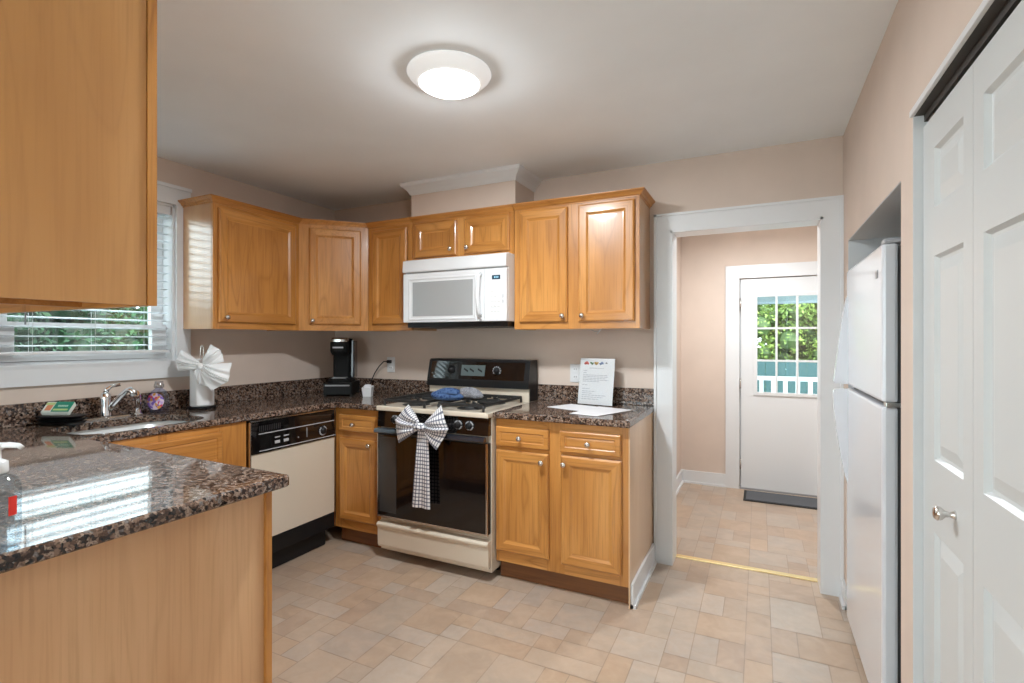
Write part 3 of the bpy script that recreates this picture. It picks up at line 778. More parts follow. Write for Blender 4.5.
mb = MB(); mb.prism([(-.655, .796), (-.690, .796), (-.684, .893), (-.655, .893)], -w + .002, w - .002, 'X'); cp = mb.build('control_panel', blackgl, t)
for x in (-.247, -.175, .190, .262):
    mb = MB(); mb.lathe([(.026, 0), (.025, .004), (.019, .006), (.017, .024), (.013, .028), (0, .028)], (x, -.687, .846), '-Y', 24); mb.box(x - .004, x + .004, -.720, -.713, .832, .860, .001); kb = mb.build('burner_knob', black_m, cp)
    mb = MB()
    for k in range(20):
        if k % 5 == 0: continue
        a = 2 * PI * k / 20; mb.box(x + .0225 * math.cos(a) - .003, x + .0225 * math.cos(a) + .003, -.6935, -.689, .846 + .0225 * math.sin(a) - .003, .846 + .0225 * math.sin(a) + .003)
    mb.build('knob_marks', lgrey, kb)
mb = MB(); mb.box(-w - .001, w + .001, -.700, -.155, .8935, .921, .006); mb.build('cooktop', cream, t)
mb = MB(); mb.box(-w + .002, w - .002, -.150, -.03, .8935, 1.003); bg = mb.build('backguard', cream, t)
mb = MB(); mb.prism([(-.03, 1.004), (-.172, 1.004), (-.172, 1.045), (-.140, 1.178), (-.125, 1.186), (-.03, 1.186)], -w - .004, w + .004, 'X'); con = mb.build('console', black_m, t)
mb = MB(); mb.box(w + .0035, w + .006, -.150, -.03, .925, 1.004); mb.build('console_side', black_m, t)
def cpt(x, z): return (x, -.172 + (z - 1.045) * (.032 / .133), z)
mb = MB()
q = [cpt(-w + .02, 1.055), cpt(w - .03, 1.055), cpt(w - .03, 1.170), cpt(-w + .02, 1.170)]
mb.loft([[(a, b - .0005, c) for a, b, c in q], [(a, b - .002, c) for a, b, c in q]]); mb.build('console_glass', blackgl, con)
mb = MB(); x0, x1 = -.115, .065; q = [cpt(x0, 1.078), cpt(x1, 1.078), cpt(x1, 1.148), cpt(x0, 1.148)]
mb.loft([[(a, b - .001, c) for a, b, c in q], [(a, b - .0045, c) for a, b, c in q]]); mb.build('timer_window', mat('grey_green_timer', (.10, .13, .13), .3), con)
for k, x in enumerate((-.095, -.05, .012)):
    mb = MB(); q = [cpt(x, 1.118), cpt(x + .034, 1.100), cpt(x + .034, 1.112), cpt(x, 1.130)]
    mb.loft([[(a, b - .0045, c) for a, b, c in q], [(a, b - .006, c) for a, b, c in q]]); mb.build('timer_hand', black_m, con)
for x, mt_ in ((-.195, black_m), (.155, black_m)):
    p = cpt(x, 1.115); mb = MB(); mb.lathe([(.030, 0), (.029, .006), (.018, .010), (.016, .026), (0, .028)], (p[0], p[1] - .001, p[2]), '-Y', 24); kb = mb.build('console_knob', mt_, con)
    if x > 0:
        mb = MB()
        for k in range(9):
            a = 2 * PI * k / 12 - .5; mb.box(x + .026 * math.cos(a) - .0035, x + .026 * math.cos(a) + .0035, p[1] - .010, p[1] - .006, 1.115 + .026 * math.sin(a) - .0035, 1.115 + .026 * math.sin(a) + .0035)
        mb.build('knob_marks', lgrey, kb)
mb = MB()
for k in range(4): p = cpt(-w + .032 + k * .009, 1.083); mb.box(p[0], p[0] + .006, p[1] - .0035, p[1] - .001, p[2], p[2] + (.010 if k == 0 else .006))
mb.build('maker_mark', nickel, con)
for x in (-.20, .19):
    for y in (-.545, -.29):
        mb = MB(); mb.lathe([(.085, .9212), (.08, .925), (.045, .926), (.045, .938), (.038, .944), (0, .944)], (x, y, 0), n=24); mb.build('burner', iron, t)
for x in (-.20, .19):
    mb = MB(); a, b = x - .145, x + .145; y0, y1 = -.665, -.175; zt = .962
    for (p, q) in (((a, y0), (b, y0)), ((a, y1), (b, y1)), ((a, (y0 + y1) / 2), (b, (y0 + y1) / 2))): mb.box(p[0], q[0], p[1] - .006, p[1] + .006, zt - .016, zt, .002)
    for xx in (a, b): mb.box(xx - .006, xx + .006, y0, y1, zt - .016, zt, .002)
    for yy in (-.545, -.29):
        for k in range(4):
            an = PI / 4 + k * PI / 2; c, s_ = math.cos(an), math.sin(an)
            p0, p1 = Vector((x + .035 * c, yy + .035 * s_, zt)), Vector((x + .125 * c, yy + .105 * s_, zt - .006)); n_ = Vector((-s_, c, 0)) * .005
            mb.loft([[p0 + n_ - Vector((0, 0, .012)), p0 - n_ - Vector((0, 0, .012)), p0 - n_ + Vector((0, 0, .004)), p0 + n_ + Vector((0, 0, .004))], [p1 + n_ - Vector((0, 0, .012)), p1 - n_ - Vector((0, 0, .012)), p1 - n_, p1 + n_]])
    for xx in (a, b):
        for yy in (y0, y1): mb.lathe([(.008, .9212), (.007, zt - .01)], (xx, yy, 0), n=8)
    mb.build('grate', iron, t)

# cloth helpers -------------------------------------------------------------
def bow_loop(mb, knot, outer, folds, depth, us, vs, ph=0.0, side=1, squash=.22):
    """knot: centre, outer: three points of the outer edge (top, middle, bottom) ; two sheets joined at their edge"""
    K = Vector(knot); T, M, B = [Vector(p) for p in outer]
    def edge(v):
        v2 = v * 2 - 1
        return M * (1 - v2 * v2) + (T if v2 > 0 else B) * (v2 * v2) + (T - B) * 0
    for sgn in (1, -1):
        def f(u, v):
            v2 = v * 2 - 1
            e = edge(v); k = K + (T - B) * (v2 * squash * .5)
            w = u ** .9
            p = k.lerp(e, w)
            d = depth * math.sin(PI * min(1, u * .97)) * (1 - .75 * v2 * v2) * sgn
            fo = .010 * math.sin(v * folds * 2 * PI + ph) * (.35 + .65 * math.sin(PI * u))
            return (p.x, p.y - d - fo, p.z + .15 * fo)
        mb.surf(f, 18, 36, us, vs)
def bow_knot(mb, c, sx, sy, sz, us=3, vs=3):
    def f(u, v):
        a = 2 * PI * u; b = PI * (v - .5)
        return (c[0] + sx * math.cos(b) ** .6 * math.cos(a), c[1] - sy * math.cos(b) ** .6 * math.sin(a), c[2] + sz * math.sin(b) + .003 * math.sin(5 * a))
    mb.surf(f, 20, 10, us, vs)
t = thing('gingham_bow', 'black and white checked cloth bow with a long tail tied on the oven handle', 'bow', (1.392, -.740, .77))
kx, kz = 0, .058
mb = MB(); bow_loop(mb, (kx - .02, 0, kz), [(-.080, -.012, .180), (-.178, -.005, .085), (-.148, -.012, -.046)], 2.5, .035, 9, 11); mb.build('bow_loop', gingham_m, t)
mb = MB(); bow_loop(mb, (kx + .02, 0, kz), [(.140, -.012, .188), (.182, -.005, .055), (.112, -.012, -.062)], 2.5, .035, 9, 11, 1.2); mb.build('bow_loop', gingham_m, t)
mb = MB(); bow_knot(mb, (kx, -.016, kz), .040, .026, .020, 8, 3); mb.build('knot', gingham_m, t)
mb = MB()
for sgn in (0, 1):
    def f(u, v, sgn=sgn):
        hw = .036 + .026 * u; x = (v - .5) * 2 * hw + .012 - .014 * u
        return (x, -.002 - .006 * math.sin(v * 3 * PI) * u + sgn * .002, .035 - u * .435)
    mb.surf(f, 24, 10, 21, 6)
mb.build('tail', gingham_m, t)
# cloths on the stove
def lump(mb, c, r, seed, amp=.25, flat=1):
    rnd = random.Random(seed); ph = [rnd.uniform(0, 6) for _ in range(6)]
    def f(u, v):
        a = 2 * PI * u; b = PI * (v - .5)
        k = 1 + amp * (.5 * math.sin(3 * a + ph[0] + 2 * b) + .3 * math.sin(5 * a + ph[1]) * math.cos(b) + .3 * math.sin(4 * b + ph[2] + a))
        return (c[0] + r[0] * math.cos(b) * math.cos(a) * k, c[1] + r[1] * math.cos(b) * math.sin(a) * k, c[2] + max(-r[2] * .55, r[2] * math.sin(b) * (1 + .15 * math.sin(6 * a + ph[3]))))
    mb.surf(f, 36, 16, 8, 4)
t = thing('oven_mitt', 'folded blue patterned cloth mitt lying on the stove grates', 'oven mitt', (1.435, -.545, .963))
mb = MB(); lump(mb, (0, 0, .020), (.108, .058, .036), 3, .12); lump(mb, (.02, -.008, .044), (.078, .044, .024), 5, .14); mb.build('mitt', blue_cloth, t)
t = thing('oven_mitt', 'grey cloth mitt behind the blue one on the stove grates', 'oven mitt', (1.515, -.405, .963))
mb = MB(); lump(mb, (-.02, .015, .022), (.085, .045, .036), 8, .10); lump(mb, (.06, -.025, .016), (.042, .034, .024), 9, .1); mb.build('mitt', grey_cloth, t)

# ------------------------------------------------------------------ microwave
t = thing('microwave', 'white over-the-range microwave under the short cabinet', 'microwave', (1.3775, 0, 1.417)); w = .379
mb = MB(); mb.box(-w, w, -.37, -.002, .012, .423, .003); mb.build('body', white_m, t)
mb = MB(); mb.box(-w + .010, w - .010, -.360, -.01, -.020, .0115); mb.build('underside', black_m, t)
mb = MB(); mb.prism([(-.37, .338), (-.400, .338), (-.404, .346), (-.398, .412), (-.392, .416), (-.37, .416)], -w, w, 'X'); mb.build('vent_hood', white_m, t)
mb = MB(); mb.box(-w, .226, -.398, -.371, .012, .330, .006); dm = mb.build('door', white_m, t)
mb = MB(); mb.loft([[(x, y, z) for x, z in ((-.325 - e, .035 - e), (.165 + e, .035 - e), (.165 + e, .290 + e), (-.325 - e, .290 + e))] for e, y in ((.012, -.3975), (.006, -.402), (0, -.402), (-.006, -.3985))]); mb.build('window_frame', white_m, dm)
mb = MB(); mb.box(-.300, .150, -.401, -.3985, .052, .272); mb.build('window_pane', mat('grey_mesh_glass', (.36, .37, .37), .08, coat=.6), dm)
mb = MB(); mb.tube([(.205, -.396, .045), (.204, -.425, .060), (.202, -.437, .17), (.204, -.425, .285), (.205, -.396, .30)], [.012, .012, .013, .012, .012]); mb.build('handle', white_m, dm)
mb = MB(); mb.box(.2275, w, -.396, -.371, .012, .330, .005); pn = mb.build('control_panel', white_m, t)
mb = MB(); mb.box(.282, .338, -.3985, -.396, .262, .288, .001); mb.build('display', mat('dark_blue_display', (.02, .05, .08), .15), pn)
mb = MB()
for k in range(3): mb.box(.297 + k * .011, .304 + k * .011, -.3995, -.3985, .270, .281)
mb.build('clock_digits', mat('display_digits', (.3, .6, .75), .5), pn)
for r_ in range(5):
    for c_ in range(3):
        mb = MB(); mb.lathe([(.0095, 0), (.0085, .0012), (0, .0015)], (.283 + c_ * .024, -.396, .195 - r_ * .030), '-Y', 12); mb.build('button', mat('pale_key', (.76, .76, .76), .4) if r_ + c_ == 0 else bpy.data.materials['pale_key'], pn)
mb = MB(); mb.box(.352, .360, -.397, -.396, .120, .140); mb.box(.352, .360, -.397, -.396, .150, .172); mb.build('printing', lgrey, pn)
mb = MB(); mb.lathe([(.009, 0), (.009, .0015), (0, .0015)], (.205, -.3985, .020), '-Y', 14); mb.build('maker_mark', grey_m, dm)

# ------------------------------------------------------------------ refrigerator (in the alcove, front towards the room)
FX, FY0, FY1 = 3.466, -1.078, -.318
t = thing('refrigerator', 'white top freezer refrigerator standing in the right wall alcove', 'refrigerator', (3.85, -.70, 0))
mb = MB(); mb.box(FX + .056, FX + .74, FY0 + .006, FY1 - .004, .04, 1.630, .004); wbuild(mb, 'body', fridge_side, t)
mb = MB(); mb.box(FX, FX + .044, FY0, FY1, 1.112, 1.630, .010); fd = wbuild(mb, 'freezer_door', fridge_m, t)
mb = MB(); mb.box(FX, FX + .044, FY0, FY1, .045, 1.096, .010); rd = wbuild(mb, 'fridge_door', fridge_m, t)
mb = MB(); mb.box(FX + .028, FX + .056, FY0 + .012, FY1 - .012, .05, 1.622); wbuild(mb, 'door_gasket', mat('dark_gasket', (.05, .05, .05), .6), t)
hy = FY1 - .022
mb = MB(); mb.prism([(FX + .002, 1.52), (FX - .006, 1.50), (FX - .018, 1.43), (FX - .034, 1.30), (FX - .048, 1.17), (FX - .054, 1.128), (FX - .050, 1.118), (FX + .002, 1.114)], hy - .012, hy + .012, 'Y'); wbuild(mb, 'handle', fridge_m, t, fd)
mb = MB(); mb.prism([(FX + .002, 1.094), (FX - .050, 1.090), (FX - .056, 1.078), (FX - .052, 1.00), (FX - .042, .90), (FX - .024, .78), (FX - .008, .69), (FX + .002, .66)], hy - .012, hy + .012, 'Y'); wbuild(mb, 'handle', fridge_m, t, rd)
mb = MB(); mb.box(FX + .006, FX + .10, FY0 + .004, FY0 + .05, 1.631, 1.646, .005); wbuild(mb, 'hinge_cover', lgrey, t)
mb = MB(); mb.box(FX + .010, FX + .085, FY0 - .003, FY0 + .035, 1.0965, 1.1115, .002); wbuild(mb, 'hinge', steel, t)
mb = MB(); mb.box(FX - .002, FX, FY0 + .065, FY0 + .10, 1.525, 1.552, .0008); wbuild(mb, 'badge', grey_m, t, fd)
mb = MB(); mb.box(FX + .05, FX + .72, FY0 + .02, FY1 - .02, 0, .04); wbuild(mb, 'base_grille', mat('white_grille', (.6, .6, .6), .5), t)
t = thing('box', 'small blue and white carton on top of the refrigerator', 'box', (3.60, -1.13, 1.663))
t.location = (3.60, -1.025, 1.6305)
mb = MB(); mb.box(-.03, .05, -.05, .03, 0, .05, .003); mb.build('carton', white_m, t)
mb = MB(); mb.box(-.028, .048, -.048, .028, .0502, .12, .003); mb.build('blue_top', mat('blue_card', (.05, .22, .50), .5), t)

# ------------------------------------------------------------------ coffee corner
drawer_black = mat('matte_black_drawer', (.008, .008, .008), .45, spec=.15)
rz = R(32); t = thing('pod_drawer', 'black coffee pod drawer under the coffee maker in the counter corner', 'drawer box', (.322, -.25, .9145), rz)
mb = MB(); mb.box(-.10, .10, -.135, .145, .008, .096, .006); mb.build('case', drawer_black, t)
mb = MB(); mb.box(-.096, .096, -.147, -.135, .010, .092, .004); dw = mb.build('drawer', drawer_black, t)
mb = MB(); mb.box(-.085, .085, -.153, -.147, .072, .082, .002); mb.build('pull', grey_m, dw)
mb = MB()
for x in (-.09, .09):
    for y in (-.12, .13): mb.lathe([(.012, 0), (.012, .008)], (x, y, 0), n=10)
mb.build('foot', rubber, t)
coffee_black = mat('matte_black_plastic', (.008, .008, .008), .5, spec=.12)
t = thing('coffee_maker', 'black single cup coffee maker standing on the pod drawer', 'coffee maker', (.322, -.25, .9145 + .0965), rz)
mb = MB(); mb.loft([[(x, y, z) for x, y in rrect(-.075 + e, .085 - e, -.115 + e, .11 - e, .035)] for e, z in ((0, 0), (0, .022), (.006, .028))]); mb.build('base', coffee_black, t)
mb = MB(); mb.loft([[(x, y, z) for x, y in rrect(-.062, .062, -.02, .10, .025)] for z in (.0285, .315)]); mb.build('column', coffee_black, t)
mb = MB(); mb.loft([[(x, y, z) for x, y in rrect(.064, .094, -.02, .10, .012)] for z in (.0285, .30)]); mb.build('water_tank', mat('smoked_tank', (.03, .03, .035), .12, coat=.4), t)
mb = MB(); mb.loft([[(x, y, z) for x, y in rrect(-.066 + e, .060 - e, -.115 + e, .10, .045)] for e, z in ((.012, .195), (.003, .215), (0, .225), (0, .292))]); hd = mb.build('brew_head', coffee_black, t)
mb = MB(); mb.loft([[(x, y, z) for x, y in rrect(-.062 + e, .056 - e, -.112 + e, .096, .043)] for e, z in ((0, .2925), (0, .310), (.008, .322))]); mb.build('lid', steel, t)
mb = MB(); mb.box(-.040, .034, -.1172, -.1145, .246, .256); mb.build('maker_mark', lgrey, hd)
mb = MB(); mb.box(-.05, .05, -.11, -.03, .0285, .033); mb.build('drip_tray', grey_m, t)
t = thing('packet_holder', 'small white packet holder right of the coffee maker', 'holder', (.600, -.285, .9145), R(20))
mb = MB(); mb.loft([[(-.028, -.02, 0), (.028, -.02, 0), (.028, .02, 0), (-.028, .02, 0)], [(-.036, -.026, .062), (.036, -.026, .062), (.036, .026, .076), (-.036, .026, .076)], [(-.032, -.022, .062), (.032, -.022, .062), (.032, .022, .076), (-.032, .022, .076)], [(-.025, -.017, .006), (.025, -.017, .006), (.025, .017, .006), (-.025, .017, .006)]]); mb.build('cup', white_m, t)
mb = MB(); mb.box(-.022, .022, -.010, .0, .008, .082); mb.box(-.020, .02, .003, .011, .008, .085); mb.build('packets', paper, t)
# outlets, cord
def outlet(label, x, z):
    t = thing('wall_outlet', label, 'outlet', (x, -.001, z), 0, 'white wall outlets')
    mb = MB(); mb.box(-.036, .036, -.006, 0, -.058, .058, .003); mb.build('cover_plate', white_m, t)
    for zz in (-.024, .024):
        mb = MB(); mb.loft([[(x_, y, zz + z_) for x_, z_ in rrect(-.017, .017, -.014, .014, .008)] for y in (-.006, -.009)]); so = mb.build('socket', trim_m, t)
        mb = MB(); mb.box(-.008, -.005, -.0095, -.008, zz - .003, zz + .006); mb.box(.005, .008, -.0095, -.008, zz - .003, zz + .006); mb.build('slots', black_m, so)
    return t
outlet('white wall outlet with a black plug in it, right of the coffee maker', .578, 1.128)
outlet('white wall outlet half hidden behind the flyer', 2.052, 1.105)
t = thing('power_cord', 'black power cord plugged into the wall outlet behind the coffee maker', 'cord', (.578, -.012, 1.152))
mb = MB(); mb.box(-.014, .014, -.028, 0, -.012, .012, .004); mb.build('plug', black_m, t)
mb = MB(); mb.tube([(0, -.026, 0), (-.03, -.040, .002), (-.07, -.045, -.035), (-.11, -.045, -.085), (-.135, -.045, -.128), (-.15, -.05, -.17), (-.155, -.06, -.215), (-.17, -.08, -.232), (-.19, -.10, -.233)], .0042, 8); mb.build('cable', black_m, t)
t = thing('wire', 'loose pale wire hanging below the tall right wall cabinet', 'wire', (2.262, -.12, ZU + .010))
mb = MB(); mb.tube([(0, 0, 0), (-.012, 0, -.012), (-.035, 0, -.038)], .0028, 8); mb.build('strand', trim_m, t)
mb = MB(); mb.tube([(0, .02, 0), (-.03, .03, -.020), (-.06, .03, -.022), (-.085, .03, -.008)], .0018, 6); mb.build('dark_strand', grey_m, t)

# ------------------------------------------------------------------ flyer and papers
t = thing('flyer_stand', 'clear stand holding a white printed flyer on the right worktop', 'flyer stand', (2.214, -.130, .9245), R(-9.6)); t.scale = (1, 1, .965)
a = R(9)
def tilt(mb):
    for v in mb.bm.verts:
        x, y, z = v.co; v.co = (x, y * math.cos(a) + z * math.sin(a), z * math.cos(a) - y * math.sin(a))
mb = MB(); mb.box(-.116, .116, .0005, .003, .002, .292); mb.box(-.116, .116, -.003, -.0015, .002, .288); mb.box(-.116, .116, -.003, .003, 0, .002); tilt(mb); mb.build('clear_sleeve', glass_mat('acrylic', (.96, .97, .97), .05), t)
mb = MB(); mb.box(-.116, .116, .003, .07, 0, .003); mb.build('foot', clear, t)
mb = MB(); mb.box(-.114, .114, -.001, 0, .003, .292); tilt(mb); pg = mb.build('page', paper, t)
rnd = random.Random(4)
mb = MB()
def line(z, x0, x1):
    x = x0
    while x < x1: e = min(x1, x + rnd.uniform(.010, .026)); mb.box(x, e, -.0013, -.001, z, z + .0045); x = e + .004
line(.228, -.05, .045)
for z, e in ((.212, -.06), (.198, -.065), (.184, .07), (.174, .075), (.164, .06), (.154, .08), (.144, .02), (.122, -.055), (.098, -.04), (.082, .0), (.070, -.02), (.058, .07), (.046, .05), (.034, .02)): line(z, -.09, e)
tilt(mb); mb.build('printed_lines', mat('pale_print', (.50, .50, .54), .8), pg)
for k, (x, c, wd) in enumerate(((-.072, (.55, .12, .10), .034), (-.036, (.12, .22, .13), .026), (-.006, (.42, .27, .09), .030), (.028, (.18, .24, .38), .030), (.060, (.25, .25, .25), .016))):
    mb = MB(); mb.lathe([(wd * .5, 0), (wd * .5, .0006), (0, .0007)], (x, -.001, .262), '-Y', 9)
    for v in mb.bm.verts: v.co.z = .262 + (v.co.z - .262) * .62 + .004 * math.sin(v.co.x * 240)
    tilt(mb); mb.build('header_lettering', mat('header_ink', c, .8), pg)
def sheet(label, pts, z):
    t = thing('paper_sheet', label, 'paper', (pts[0][0], pts[0][1], z), 0, 'papers on the right worktop')
    mb = MB(); mb.prism(pts, z, z + .0012); o = wbuild(mb, 'sheet', paper, t); return t
sheet('white sheet of paper lying lengthwise in front of the flyer', [(1.99, -.33), (2.33, -.46), (2.40, -.26), (2.07, -.14)], .9246)
sheet('white sheet of paper askew on the right, partly under another sheet', [(2.20, -.54), (2.36, -.575), (2.475, -.26), (2.26, -.20)], .9262)

# ------------------------------------------------------------------ paper towel holder with its bow
t = thing('paper_towel_holder', 'dark metal upright paper towel holder in front of the left backsplash', 'towel holder', (.160, -1.200, .9145), YAW)
mb = MB(); mb.loft([[(x, y, z) for x, y in rrect(-.075, .075, -.06, .06, .05)] for z in (.006, .014)]); mb.build('base_plate', black_m, t)
mb = MB()
for x, y in ((-.05, -.04), (.05, -.04), (.05, .04), (-.05, .04)): mb.lathe([(.006, 0), (.006, .006)], (x, y, 0), n=8)
mb.build('foot', black_m, t)
mb = MB(); mb.tube([(-.008, 0, .0142), (-.008, 0, .345), (-.006, 0, .362), (0, 0, .370), (.006, 0, .362), (.008, 0, .345), (.008, 0, .0142)], .003, 8); mb.build('rod', nickel, t)
t = thing('paper_towel_roll', 'white paper towel roll on its holder behind a bow', 'paper towel roll', (.160, -1.200, .9295), YAW)
mb = MB(); r_ = .062
mb.lathe([(.018, .004), (r_ - .004, .001), (r_, .006), (r_, .270), (r_ - .004, .276), (.018, .274), (.018, .004)], n=40); mb.build('roll', cloth_white, t)
mb = MB()
def f(u, v):
    an = -.4 - 1.0 * u; rr = r_ + .002 + .012 * u; return (rr * math.cos(an) * 1.0 + .0, rr * math.sin(an), .01 + v * .16)
mb.surf(f, 14, 8); mb.build('loose_end', cloth_white, t)
t = thing('paper_bow', 'big white pleated paper bow tied round the paper towel roll', 'bow', (.200, -1.166, 1.167), YAW)
F = .075
mb = MB(); bow_loop(mb, (-.015, -F - .015, 0), [(-.125, -F - .01, .092), (-.155, -F - .01, .030), (-.140, -F - .01, -.030)], 3.5, .030, 1, 1, squash=.3); mb.build('bow_loop', cloth_white, t)
mb = MB(); bow_loop(mb, (.005, -F - .015, .010), [(.040, -F - .01, .125), (.100, -F - .01, .090), (.120, -F - .01, .025)], 3.5, .030, 1, 1, 1., squash=.3); mb.build('bow_loop', cloth_white, t)
mb = MB(); bow_loop(mb, (.0, -F - .03, -.005), [(.172, -F - .03, .02), (.160, -F - .04, -.085), (.060, -F - .03, -.140)], 4.5, .026, 1, 1, 2., squash=.2); mb.build('bow_loop', cloth_white, t)
mb = MB(); bow_loop(mb, (-.01, -F - .02, -.01), [(.045, -F - .02, -.120), (-.02, -F - .02, -.105), (-.06, -F - .015, -.035)], 3.0, .020, 1, 1, 0., squash=.2); mb.build('bow_loop', cloth_white, t)
mb = MB(); bow_knot(mb, (-.005, -F - .030, 0), .018, .020, .017); mb.build('knot', cloth_white, t)

# ------------------------------------------------------------------ by the sink
def oval(mb, prof, n=24, sy=.55, c=(0, 0)):
    rings = []
    for r_, z in prof: rings.append([(c[0] + r_ * math.cos(2 * PI * i / n), c[1] + r_ * sy * math.sin(2 * PI * i / n), z) for i in range(n)])
    return mb.loft(rings, smooth=True)
t = thing('soap_bottle', 'clear dish soap bottle with a round flowery label by the faucet', 'soap bottle', (.105, -1.408, .9145), YAW)
mb = MB(); oval(mb, [(.046, 0), (.052, .004), (.056, .05), (.054, .09), (.040, .118), (.022, .130), (.020, .136)]); mb.build('bottle', soap_blue, t)
mb = MB(); mb.lathe([(.024, .137), (.024, .155), (.020, .160), (.020, .172), (0, .173)], n=18); mb.build('cap', glass_mat('frosted_cap', (.75, .76, .78), .2), t)
lm = mat('flower_label', (.4, .1, .4), .5); tt = NT(lm); vv = tt.coords((1, 1, 1), False)
vo = tt.n('ShaderNodeTexVoronoi'); vo.inputs['Scale'].default_value = 75; tt.l(vv, vo.inputs['Vector']); sp_ = tt.n('ShaderNodeSeparateColor'); tt.l(vo.outputs['Color'], sp_.inputs[0])
tt.l(tt.ramp(sp_.outputs[0], [(0, (.20, .10, .50)), (.3, (.55, .38, .70)), (.5, (.62, .05, .14)), (.65, (.70, .32, .04)), (.8, (.75, .60, .72))], True), lm.node_tree.nodes['Principled BSDF'].inputs['Base Color'])
mb = MB()
def f(u, v):
    a = 2 * PI * u; x = .046 * v * math.cos(a); z = .064 + .046 * v * math.sin(a); return (x, -.0315 - .003 + .012 * (x / .056) ** 2, z)
mb.surf(f, 28, 5); mb.build('label', lm, t)
t = thing('dish_tray', 'stack of black plastic dishes at the back of the counter left of the faucet', 'tray', (.135, -1.860, .9145), YAW); t.scale = (.80, .85, 1.55)
mb = MB()
for k in range(3): mb.loft([[(x, y, z) for x, y in rrect(-.118 - e, .118 + e, -.05 - e, .05 + e, .03)] for e, z in ((-.012, k * .010), (.004 + k * .002, k * .010 + .009))])
mb.build('dishes', black_m, t)
t = thing('sponge_pack', 'green and white sponge package lying on the black dishes', 'sponge pack', (.135, -1.865, .9605), YAW); t.scale = (.62, .55, .9)
def tl(mb):
    a_ = R(35)
    for v in mb.bm.verts: x, y, z = v.co; yy = y + .045; v.co = (x, -.045 + yy * math.cos(a_) - z * math.sin(a_), z * math.cos(a_) + yy * math.sin(a_))
mb = MB(); mb.box(-.105, .105, -.045, .040, .001, .026, .006); tl(mb); mb.build('sponge', mat('pale_wrapper', (.70, .74, .68), .4), t)
mb = MB(); mb.box(-.030, .103, -.043, .038, .0262, .0275); tl(mb); mb.build('green_label', mat('green_wrapper', (.01, .24, .15), .35), t)
mb = MB(); mb.box(-.085, -.040, -.032, .010, .0262, .0275, .0005); tl(mb); mb.build('orange_label', mat('orange_wrapper', (.70, .25, .12), .4), t)
mb = MB(); mb.box(-.100, -.034, .012, .030, .0264, .0277); mb.box(-.02, .09, -.034, -.020, .0276, .0282); tl(mb); mb.build('yellow_label', mat('yellow_green_wrapper', (.50, .62, .25), .4), t)
mb = MB()
for k in range(6): mb.box(.0 + k * .013, .009 + k * .013, -.004, .010, .0276, .0282)
tl(mb); mb.build('lettering', mat('mint_print', (.45, .70, .60), .5), t)
# pump bottle in the left foreground
t = thing('pump_bottle', 'clear hand sanitizer pump bottle with a red label patch on the peninsula corner', 'pump bottle', (1.798, -2.6585, .9145), YAW + .3)
mb = MB(); mb.lathe([(.030, 0), (.034, .004), (.035, .02), (.035, .118), (.030, .134), (.016, .143), (.014, .146)], n=28); mb.build('bottle', clear, t)
mb = MB()
def f(u, v): an = -PI * .95 + u * 1.55; return (.0356 * math.cos(an), .0356 * math.sin(an), .082 + .036 * v)
mb.surf(f, 18, 3); mb.build('white_label', mat('blue_white_label', (.62, .68, .78), .5), t)
mb = MB()
def f(u, v): an = -.62 + u * .42; return (.0358 * math.cos(an), .0358 * math.sin(an), .068 + .036 * v)
mb.surf(f, 10, 3); mb.build('red_label', mat('red_label_ink', (.72, .03, .02), .5), t)
mb = MB(); mb.lathe([(.017, .1465), (.018, .150), (.017, .168), (.010, .172), (.007, .174), (.007, .190), (.013, .194), (.013, .203), (0, .205)], n=20); mb.tube([(0, 0, .198), (.022, -.004, .200), (.038, -.007, .198), (.044, -.008, .193)], [.006, .0055, .005, .0045]); mb.build('pump', white_m, t)

# ------------------------------------------------------------------ door mat
t = thing('door_mat', 'grey door mat with a black rubber border at the back door', 'door mat', (3.36, 1.64, 0))
mb = MB(); mb.box(-.375, .375, -.155, .155, .001, .007, .002); mb.build('border', rubber, t)
mm = mat('grey_mat_pile', (.10, .105, .115), .95)
mb = MB(); mb.box(-.355, .355, -.135, .135, .0072, .012); mb.build('pile', mm, t)

# ------------------------------------------------------------------ outdoors
mb = MB(); mb.box(-16, -.15, -14, 16, -.62, -.55); mb.box(-.15, 14, HY + .2, 16, -.62, -.55); struct('ground', mb, grass_m)
mb = MB(); mb.box(-4, 8, -13, YF - .15, -.56, -.12); struct('floor_bounce_added', mb, mat('pale_bounce_slab', (.62, .61, .59), .8))  # unseen pale ground added to bounce sunlight up onto the ceiling
mb = MB(); mb.box(1.8, 5.6, HY + .141, 3.85, -.12, -.02); struct('floor_porch', mb, porch_m)
t = thing('porch_railing', 'white wooden railing of the porch outside the back door', 'railing', (3.5, 3.6, -.02))
mb = MB(); mb.box(-1.6, 2.0, -.03, .03, .865, .912, .004); mb.build('top_rail', trim_m, t)
mb = MB(); mb.box(-1.6, 2.0, -.02, .02, .08, .12); mb.build('bottom_rail', trim_m, t)
k = 0; x = -1.5
while x < 1.95:
    mb = MB(); mb.box(x - .022, x + .022, -.02, .02, .12, .865); mb.build('baluster', trim_m, t); x += .125
mb = MB(); mb.prism([(.10, .13), (.16, .13), (.36, .84), (.30, .84)], .022, .034, 'Y'); mb.build('brace', trim_m, t)
for x in (-1.6, 2.0):
    mb = MB(); mb.box(x - .05, x + .05, -.05, .05, 0, 1.0); mb.build('post', trim_m, t)
t = thing('porch_awning', 'blue grey awning edge over the porch outside the back door', 'awning', (3.5, 3.0, 1.78))
mb = MB(); mb.prism([(HY + .142 - 3.0, .62), (.80, .0), (.80, .035), (HY + .142 - 3.0, .66)], -1.7, 2.1, 'X'); mb.build('canopy', awning_m, t)
mb = MB(); mb.box(-1.7, 2.1, .801, .815, -.03, .055); mb.build('valance', awning_m, t)
